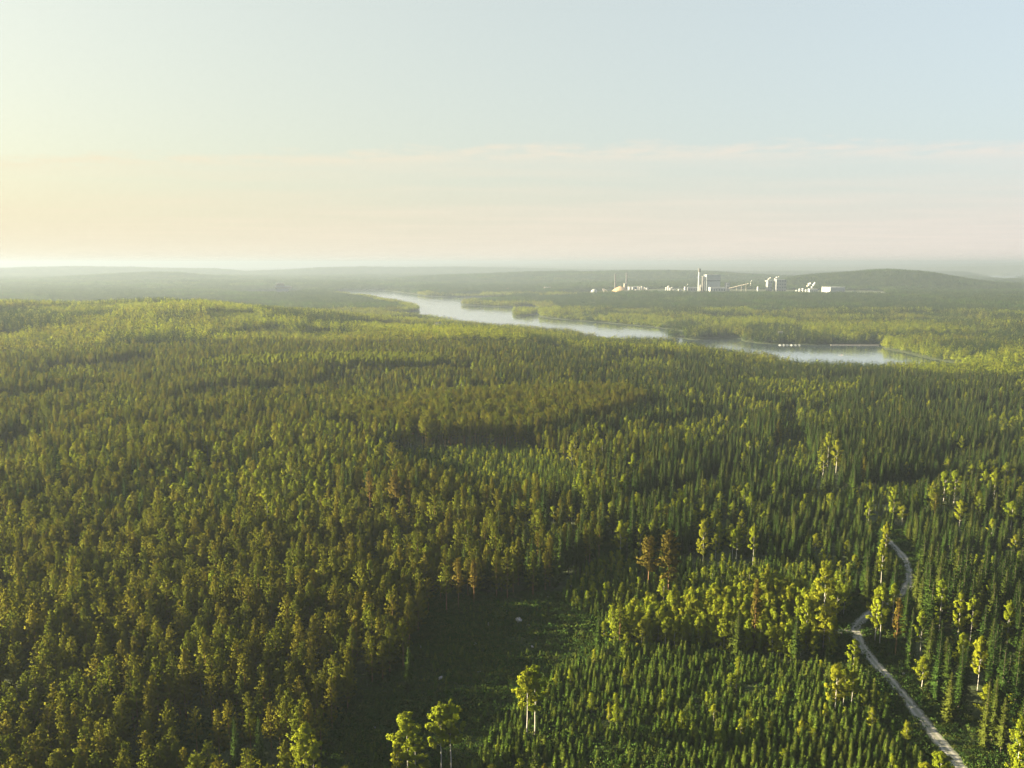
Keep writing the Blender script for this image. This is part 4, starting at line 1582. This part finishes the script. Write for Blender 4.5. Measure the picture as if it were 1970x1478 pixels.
# boulders in the clearing
def boulder_mesh(seed, r):
    g = np.random.default_rng(seed)
    n, m = 10, 6
    v = []
    ph = g.uniform(0, 6.28, 4)
    for j in range(m + 1):
        t = math.pi * j / m
        for i in range(n):
            a = 2 * math.pi * i / n
            q = r * (1 + 0.18 * math.sin(2 * a + ph[0]) + 0.14 * math.sin(3 * a + ph[1] + 2 * t) + g.normal() * 0.06)
            v.append((q * math.sin(t) * math.cos(a), q * math.sin(t) * math.sin(a) * 0.8, q * 0.62 * math.cos(t)))
    f = [(j * n + i, (j + 1) * n + i, (j + 1) * n + (i + 1) % n, j * n + (i + 1) % n) for j in range(m) for i in range(n)]
    return mesh_from('boulder', v, f, [M['rock']], None, False)


BOULDERS = [(998, 1196, 1.6, 'largest pale boulder in the upper clearing'), (1054, 1152, 0.9, 'small pale boulder at the far rim of the clearing'), (940, 1203, 0.8, 'low grey boulder left of the largest boulder'),
            (1016, 1205, 0.7, 'small stone beside the largest boulder'), (968, 1172, 0.9, 'pale boulder above the largest boulder'), (973, 1178, 0.8, 'flat boulder touching the one above the largest boulder'), (808, 1247, 0.8, 'white stone by the orange-lit spruce'),
            (914, 1241, 0.7, 'dim stone in the middle of the clearing'), (848, 1307, 0.85, 'round white stone in the lower clearing'), (915, 1288, 0.7, 'upper of two white stones left of the birch pair'), (922, 1295, 0.75, 'lower, flat white stone left of the birch pair'),
            (985, 1299, 0.6, 'small white stone at the left birch of the pair'), (720, 1404, 0.8, 'dim stone in the lower left of the clearing'), (1140, 1191, 0.6, 'tiny stone at the right rim of the clearing'), (1024, 1246, 0.55, 'tiny pale stone among saplings mid clearing'),
            (1748, 946, 1.8, 'pale boulder in the cut ground by the far road'), (1738, 1298, 0.5, 'pale roadside stone below the golden spruce')]
for i, (px, py, rad, lab) in enumerate(BOULDERS):
    bx, by = ground(np.array([px], float), np.array([py], float))
    bz = height(bx, by)
    o = link('boulder', boulder_mesh(40 + i, rad), None, (float(bx[0]), float(by[0]), float(bz[0]) + 0.25 * rad + 0.25), (0, 0, i * 1.3))
    tag(o, lab, 'boulder', 'boulders on the cut ground')


# ------------------------------------------------------------------ the mill and other far buildings
def site(px, r):
    x, y = az_pt(px, r)
    return x, y, float(height(np.array([x]), np.array([y]))[0])


def face_turn(px):
    return -math.atan((px - PW / 2) / F)


def mpp(r):
    return r / F


def block(name, label, cat, px0, px1, top, r, depth, wall, roofm='roof', turn=0.25, rows=0, cols=0, band=None, group=None, door=False, base_px=None):
    """a flat-roofed building spanning two photo columns, its roof edge at a photo row"""
    pc = (px0 + px1) / 2
    x, y, z = site(pc, r)
    ztop = at_range(pc, top, r)[2]
    w = (px1 - px0) * mpp(r) * 1.03
    if turn:
        w = w / (abs(math.cos(turn)) + depth / max(w, 1) * abs(math.sin(turn)))
        depth = depth * 1.0
    h = max(4.0, ztop - z)
    t = thing(name, label, cat, (x, y, z - 1), face_turn(pc) + turn, group)
    MB().box((0, 0, (h + 1) / 2), (w, depth, h + 1)).build('wall', M[wall], t)
    rf = MB()
    rf.box((0, 0, h + 1.35), (w + 0.8, depth + 0.8, 0.7))
    rf.build('roof', M[roofm], t)
    if band:
        MB().box((0, -depth / 2 - 0.15, band * h), (w * 0.98, 0.5, h * 0.05)).build('window_band', M['glass'], t)
    if rows and cols:
        wme = MB().box((0, 0, 0), (w / cols * 0.45, 0.3, h / rows * 0.4)).mesh('window', M['glass'])
        for a in range(rows):
            for b in range(cols):
                link('window', wme, t, (-w / 2 + (b + 0.5) * w / cols, -depth / 2 - 0.08, 1 + (a + 0.5) * h / rows))
    if door:
        MB().box((w * 0.22, -depth / 2 - 0.12, 3.2), (4.5, 0.4, 4.6)).build('door', M['dark'], t)
    return t, w, h


def stack(name, label, px, top, r, rad0, rad1, mat, cap=None, group=None):
    x, y, z = site(px, r)
    h = at_range(px, top, r)[2] - z
    t = thing(name, label, 'chimney', (x, y, z - 1), 0, group)
    MB().cyl((0, 0, 0), rad0, rad1, (h + 1) * (0.86 if cap else 1.0)).build('shaft', M[mat], t)
    if cap:
        MB().cyl((0, 0, (h + 1) * 0.86), rad1 * 1.35, rad1 * 1.35, (h + 1) * 0.14).build('top_section', M[cap], t)
    else:
        MB().cyl((0, 0, h + 0.9), rad1 * 1.15, rad1 * 1.15, 1.6).build('rim', M['dark'], t)
    MB().cyl((0, 0, (h + 1) * 0.55), rad0 * 1.5, rad0 * 1.5, 0.6).build('walkway', M['dark'], t)
    return t


def tank(label, px, top, r, rad, mat='steel', dome=0.25, group='tanks at the mill', name='storage_tank'):
    x, y, z = site(px, r)
    h = max(4.0, at_range(px, top, r)[2] - z)
    t = thing(name, label, 'tank', (x, y, z - 1), 0, group)
    MB().cyl((0, 0, 0), rad, rad, (h + 1) * (1 - dome * 0.5)).build('shell', M[mat], t, smooth=False)
    hb = (h + 1) * (1 - dome * 0.5)
    MB().lathe((0, 0, hb), [(rad * 1.02, 0), (rad * 0.8, dome * rad * 0.6), (rad * 0.4, dome * rad), (0.1, dome * rad * 1.15)]).build('lid', M[mat], t)
    return t


MILL = 4280
stack('factory_chimney', 'dark thin chimney, left one of the two at the mill', 1182, 528, MILL, 4.6, 3.4, 'dark', None, 'thin dark mill chimneys')
stack('factory_chimney', 'dark thin chimney, right one of the two at the mill', 1203.5, 526, MILL + 40, 4.6, 3.4, 'dark', None, 'thin dark mill chimneys')
stack('factory_chimney', 'tall pale chimney with a dark top beside the big boiler house', 1342, 517, MILL, 6.0, 5.4, 'pale', 'dark')
block('boiler_house', 'huge pale blue-white boiler house with a dark band', 'building', 1352.5, 1381, 528.5, MILL, 60, 'pale', 'roof', 0.25, band=0.66, door=True)
block('stair_tower', 'dark narrow tower on the left side of the boiler house', 'building', 1347.5, 1352, 532, MILL - 20, 30, 'dark')
block('mill_hall', 'low pale hall in front of the boiler house', 'building', 1362, 1392, 553, MILL - 60, 40, 'white', 'white', 0.25, rows=1, cols=6)
block('mill_hall', 'square grey block right of the boiler house', 'building', 1392, 1400, 544, MILL, 40, 'white', 'roof', rows=3, cols=2)
block('mill_hall', 'long pale low hall below the clustered tanks', 'building', 1201, 1248, 560, MILL - 40, 50, 'pale', 'roof', 0.25, rows=1, cols=9)
block('mill_hall', 'bright narrow tower at the foot of the right thin chimney', 'building', 1198.5, 1203, 546, MILL - 30, 14, 'cream', 'cream', rows=4, cols=1)
block('mill_hall', 'dim grey hall behind the clustered tanks', 'building', 1207, 1232, 552, MILL + 60, 50, 'grey', 'roof', rows=1, cols=5)
block('mill_hall', 'grey sheds behind the pale towers, left of the tall chimney', 'building', 1318, 1340, 553, MILL + 30, 40, 'grey', 'pale', rows=1, cols=4)
block('mill_hall', 'wide low shed with a pale roof behind the small forest rise', 'building', 1250, 1312, 562, MILL - 30, 50, 'grey', 'pale', rows=1, cols=8)
block('silo_tower', 'left one of two short pale towers left of the tall chimney', 'building', 1302.5, 1308, 557, MILL - 60, 20, 'white', rows=2, cols=1, group='short pale towers')
block('silo_tower', 'right one of two short pale towers left of the tall chimney', 'building', 1314, 1319.5, 552, MILL - 50, 20, 'white', rows=2, cols=1, group='short pale towers')
block('mill_hall', 'left grey tower building topped with a steam plume', 'building', 1471, 1481, 540, MILL + 60, 40, 'grey', 'pale', rows=4, cols=2, group='twin grey tower buildings')
block('mill_hall', 'right, wider grey tower building topped with a steam plume', 'building', 1487, 1507, 538, MILL + 60, 50, 'grey', 'pale', rows=4, cols=4, group='twin grey tower buildings')
block('mill_hall', 'pale low works under the steam puffs left of the white warehouse', 'building', 1552, 1568, 556, MILL - 20, 40, 'pale', 'white', rows=1, cols=4)
t, w_, h_ = block('warehouse', 'big white box warehouse with a sunlit left wall', 'building', 1581.5, 1617, 552.5, MILL - 120, 64, 'white', 'white', R_(38), door=True)
block('mill_hall', 'long low pinkish hall right of the white warehouse', 'building', 1617, 1690, 563, MILL - 60, 40, 'cream', 'cream', rows=1, cols=8)
block('silo_tower', 'small pale block tower right of the white warehouse', 'building', 1638.5, 1642, 560, MILL - 80, 12, 'white')
tank('pale round tank with a domed lid at the lake end of the mill', 1142, 556.5, MILL - 60, 17, 'white', 0.6)
spots = [(1216, 551, 6), (1222, 557, 8), (1226, 549, 4), (1230, 551, 6), (1233, 548.5, 4), (1236, 550, 5), (1239, 552, 5), (1243, 553, 7), (1280, 551, 5), (1284, 548, 6), (1288, 553, 7), (1291, 551, 5), (1295, 556, 7), (1345, 545, 3.5), (1346, 550, 4.5)]
for i, (px, top, rad) in enumerate(spots):
    where = 'in the cluster above the long pale hall' if px < 1260 else ('in the cluster right of the long hall' if px < 1330 else 'between the tall chimney and the boiler house')
    grp = [q for q in spots if (q[0] < 1260) == (px < 1260) and (q[0] < 1330) == (px < 1330)]
    tank(f'shiny tank, {NUMW[grp.index((px, top, rad))]} from the left {where}', px, top, MILL + rng.uniform(-25, 25), rad, 'steel', 0.4)
tank('small white tank by the drifting thin plume', 1455, 549, MILL, 5, 'white', 0.5)
for i, (px, top, rad) in enumerate([(1529, 557, 5), (1535, 554, 6), (1541, 553, 6), (1547, 556, 6)]):
    tank(f'white tank, {NUMW[i]} from the left in the row left of the puffs', px, top, MILL, rad, 'white', 0.5)

# conveyor frames, chip heap
def conveyor(label, px0, py0, px1, py1, r, legs=3, group='conveyors at the mill'):
    p0, p1 = at_range(px0, py0, r), at_range(px1, py1, r)
    t = thing('conveyor', label, 'conveyor', tuple((p0 + p1) / 2), 0, group)
    c = (p0 + p1) / 2
    MB().tube([p0 - c, p1 - c], 2.6, 6).build('belt_gallery', M['cream'], t)
    for q in range(legs):
        s_ = (q + 0.5) / legs
        p = p0 * (1 - s_) + p1 * s_
        z = float(height(np.array([p[0]]), np.array([p[1]]))[0])
        MB().tube([(p[0] - c[0], p[1] - c[1], p[2] - c[2]), (p[0] - c[0], p[1] - c[1], z - c[2] - 1)], 1.0, 5).build('leg', M['cream'], t)
    return t


conveyor('conveyor slanting down right from a tall frame by the lake', 1160.5, 555, 1172, 563, MILL - 60, 2)
conveyor('upright conveyor frame at the lake end of the mill', 1160, 555.5, 1163, 566, MILL - 70, 1)
conveyor('long conveyor climbing right from the boiler house', 1386, 559, 1440, 546, MILL - 30, 6)
conveyor('short bright conveyor by the reddish yard', 1248, 569, 1263, 566, MILL - 90, 2)
x, y, z = site(1192, MILL - 30)
hp = MB()
hp.lathe((0, 0, 0), [(48, 0), (40, 9), (26, 19), (10, 27), (0.5, 30)], 20)
tag(hp.build('chip_heap', M['chips'], None, (x, y, z - 1)), 'brown heap of wood chips left of the right thin chimney', 'heap')


def plume(label, pts, r, group='steam plumes at the mill'):
    """lumpy steam drifting along photo points (px, py, radius px)"""
    g = np.random.default_rng(int(pts[0][0]))
    c0 = at_range(pts[0][0], pts[0][1], r)
    vv, ff = [], []
    mb = MB()
    for px, py, rad in pts:
        p = at_range(px, py, r) - c0
        R0 = rad * mpp(r)
        for q in range(4):
            o = p + g.normal(size=3) * R0 * 0.35
            pr = []
            rr_ = R0 * g.uniform(0.55, 0.85)
            for j in range(7):
                th = math.pi * j / 6
                pr.append((max(0.02, rr_ * math.sin(th) * g.uniform(0.85, 1.12)), -rr_ * math.cos(th)))
            mb.lathe(tuple(o), pr, 9)
    o = mb.build('steam_plume', M['steam'], None, tuple(c0), smooth=True)
    tag(o, label, 'steam', group)
    return o


plume('slanted steam plume on the left grey tower building', [(1473, 541, 0.9), (1476, 539, 1.1), (1479, 536.8, 1.2), (1482, 535, 1.0)], MILL + 60)
plume('slanted steam plume on the right grey tower building', [(1488, 540, 0.9), (1491, 536.5, 1.1), (1494, 534, 1.3), (1498, 533, 1.0)], MILL + 70)
plume('left of two round steam puffs left of the warehouse', [(1553, 551, 1.5), (1556, 548, 2.6), (1558, 545.5, 2.2)], MILL)
plume('right of two round steam puffs left of the warehouse', [(1562, 552, 1.5), (1564, 549, 2.4), (1567, 546, 2.0)], MILL)
plume('thin upright steam plume right of the conveyor', [(1443.5, 549, 0.6), (1443.8, 546, 0.8), (1444.6, 543, 0.8), (1446, 539.5, 0.6)], MILL)
plume('faint steam wisp above the short pale towers', [(1322, 549, 0.5), (1323, 547, 0.7)], MILL)

# white stepped building on the left lake
x, y, z = site(546, 4600)
zt = [at_range(546, q, 4600)[2] - z for q in (557, 554.5, 551.5, 550, 545)]
t = thing('lakeside_building', 'white stepped building with flat slabs beside the left water', 'building', (x, y, z - 1), face_turn(546))
mp_ = mpp(4600)
MB().box((0, 0, zt[1] / 2), (22 * mp_, 36, zt[1])).build('lower_wall', M['white'], t)
MB().box((2 * mp_, 0, (zt[1] + zt[2]) / 2), (29 * mp_, 44, zt[2] - zt[1] - 0.2)).build('middle_slab', M['cream'], t)
MB().box((-1 * mp_, 0, (zt[2] + zt[3]) / 2 + 0.3), (24 * mp_, 34, zt[3] - zt[2])).build('upper_band', M['white'], t)
MB().box((-3.5 * mp_, 0, (zt[3] + zt[4]) / 2 + 0.6), (14 * mp_, 26, zt[4] - zt[3])).build('top_block', M['cream'], t)
MB().box((-3.5 * mp_, 0, zt[4] + 1.0), (16 * mp_, 29, 0.8)).build('roof', M['white'], t)


def house(label, px, r, w, d, h, wall, roofm, turn=0.3, lift=0.0, group=None, name='house'):
    x, y, z = site(px, r)
    t = thing(name, label, 'house', (x, y, z - 0.3 + lift), face_turn(px) + turn, group)
    MB().box((0, 0, h / 2), (w, d, h)).build('wall', M[wall], t)
    MB().gable((0, 0, h + 0.004), (w, d), d * 0.32).build('roof', M[roofm], t)
    wme = MB().box((0, 0, 0), (w * 0.12, 0.16, h * 0.32)).mesh('window', M['glass'])
    for q in range(3):
        link('window', wme, t, (-w * 0.32 + q * w * 0.32, -d / 2 - 0.03, h * 0.58))
    MB().box((w * 0.2, d * 0.1, h + d * 0.32), (0.9, 0.9, 2.0)).build('chimney', M['brick'], t)
    return t


house('bright rounded hall by the narrow inlet left of the mill', 1053, 4750, 42, 26, 11, 'cream', 'cream', 0.4)
house('reddish-lit lakeside house behind the wooded point', 977, 4780, 34, 16, 9, 'cream', 'brick', 0.3)
house('small red-roofed house on the point left of the mill', 1018, 4000, 22, 12, 6, 'cream', 'brick', 0.5)
house('pale house high on the wooded shore above the moored boats', 1502, 1960, 10, 7, 4, 'grey', 'roof', 0.4, lift=9)
house('grey gabled house among treetops on the near ridge by the lake', 843, 1830, 22, 16, 16, 'grey', 'roof', 1.1, lift=4)
house('white hut on the jetty shore left of the wooded point', 1621, 1700, 9, 5, 3, 'white', 'white', 0.1)

# boats at the far shore and a jetty
def hull(label, px, r, L, group='boats moored on the far shore'):
    x, y = az_pt(px, r)
    t = thing('motor_boat', label, 'boat', (x, y, 0), face_turn(px) + rng.uniform(-0.3, 0.3), group)
    b = L * 0.17
    v = [(-L / 2, -b, 0.9), (-L / 2, b, 0.9), (L * 0.15, b, 1.0), (L / 2, 0, 1.3), (L * 0.15, -b, 1.0), (-L / 2, -b * 0.7, -0.2), (-L / 2, b * 0.7, -0.2), (L * 0.1, b * 0.6, -0.2), (L * 0.4, 0, -0.1), (L * 0.1, -b * 0.6, -0.2)]
    f = [(0, 4, 3, 2, 1), (0, 1, 6, 5), (1, 2, 7, 6), (2, 3, 8, 7), (3, 4, 9, 8), (4, 0, 5, 9), (5, 6, 7, 8, 9)]
    mb = MB().add(v, f)
    mb.build('hull', M['boat'], t)
    MB().box((-L * 0.05, 0, 1.75), (L * 0.34, b * 1.3, 1.4)).build('cabin', M['white'], t)
    MB().box((-L * 0.05, -b * 0.65 - 0.03, 1.9), (L * 0.28, 0.06, 0.5)).build('window', M['glass'], t)
    return t


px_b = [1503, 1510, 1517, 1525, 1533, 1540]
xb, yb = on_plane(np.array(px_b, float), np.full(6, 664.6), 0.0)
for i in range(6):
    r = float(np.hypot(xb[i], yb[i]))
    hull(f'white boat, {NUMW[i]} from the left in the row on the far shore', px_b[i], r, 7.0 - 0.6 * (i % 3))
jx, jy = on_plane(np.array([1598.0, 1690.0]), np.array([664.2, 664.6]), 0.0)
t = thing('jetty', 'long low grey jetty along the far shore of the wide water', 'jetty', (float(jx.mean()), float(jy.mean()), 0), 0)
c0 = np.array((jx.mean(), jy.mean()))
MB().tube([(jx[0] - c0[0], jy[0] - c0[1], 0.7), (jx[1] - c0[0], jy[1] - c0[1], 0.7)], 0.9, 4).build('deck', M['wood'], t)
for q in range(6):
    s_ = q / 5
    MB().cyl((jx[0] * (1 - s_) + jx[1] * s_ - c0[0], jy[0] * (1 - s_) + jy[1] * s_ - c0[1] - 0.95, -1.5), 0.15, 0.15, 3.2, 6).build('post', M['wood'], t)

# ------------------------------------------------------------------ the evening air
hz = MB().box((0, 0, 115), (62000, 62000, 246))
hz_o = link('haze', mesh_from('haze', hz.v, hz.f))
kz = bpy.data.materials.new('haze')
kz.use_nodes = True
kz.cycles.volume_sampling = 'DISTANCE'
kz.node_tree.nodes.clear()
vo = kz.node_tree.nodes.new('ShaderNodeOutputMaterial')
pv = kz.node_tree.nodes.new('ShaderNodeVolumePrincipled')
pv.inputs['Color'].default_value = (0.20, 0.245, 0.325, 1)
pv.inputs['Density'].default_value = 0.00012
pv.inputs['Anisotropy'].default_value = 0.2
kz.node_tree.links.new(pv.outputs[0], vo.inputs['Volume'])
hz_o.data.materials.append(kz)
tag(hz_o, 'thin evening haze over the forest and lake', None, None, 'stuff')
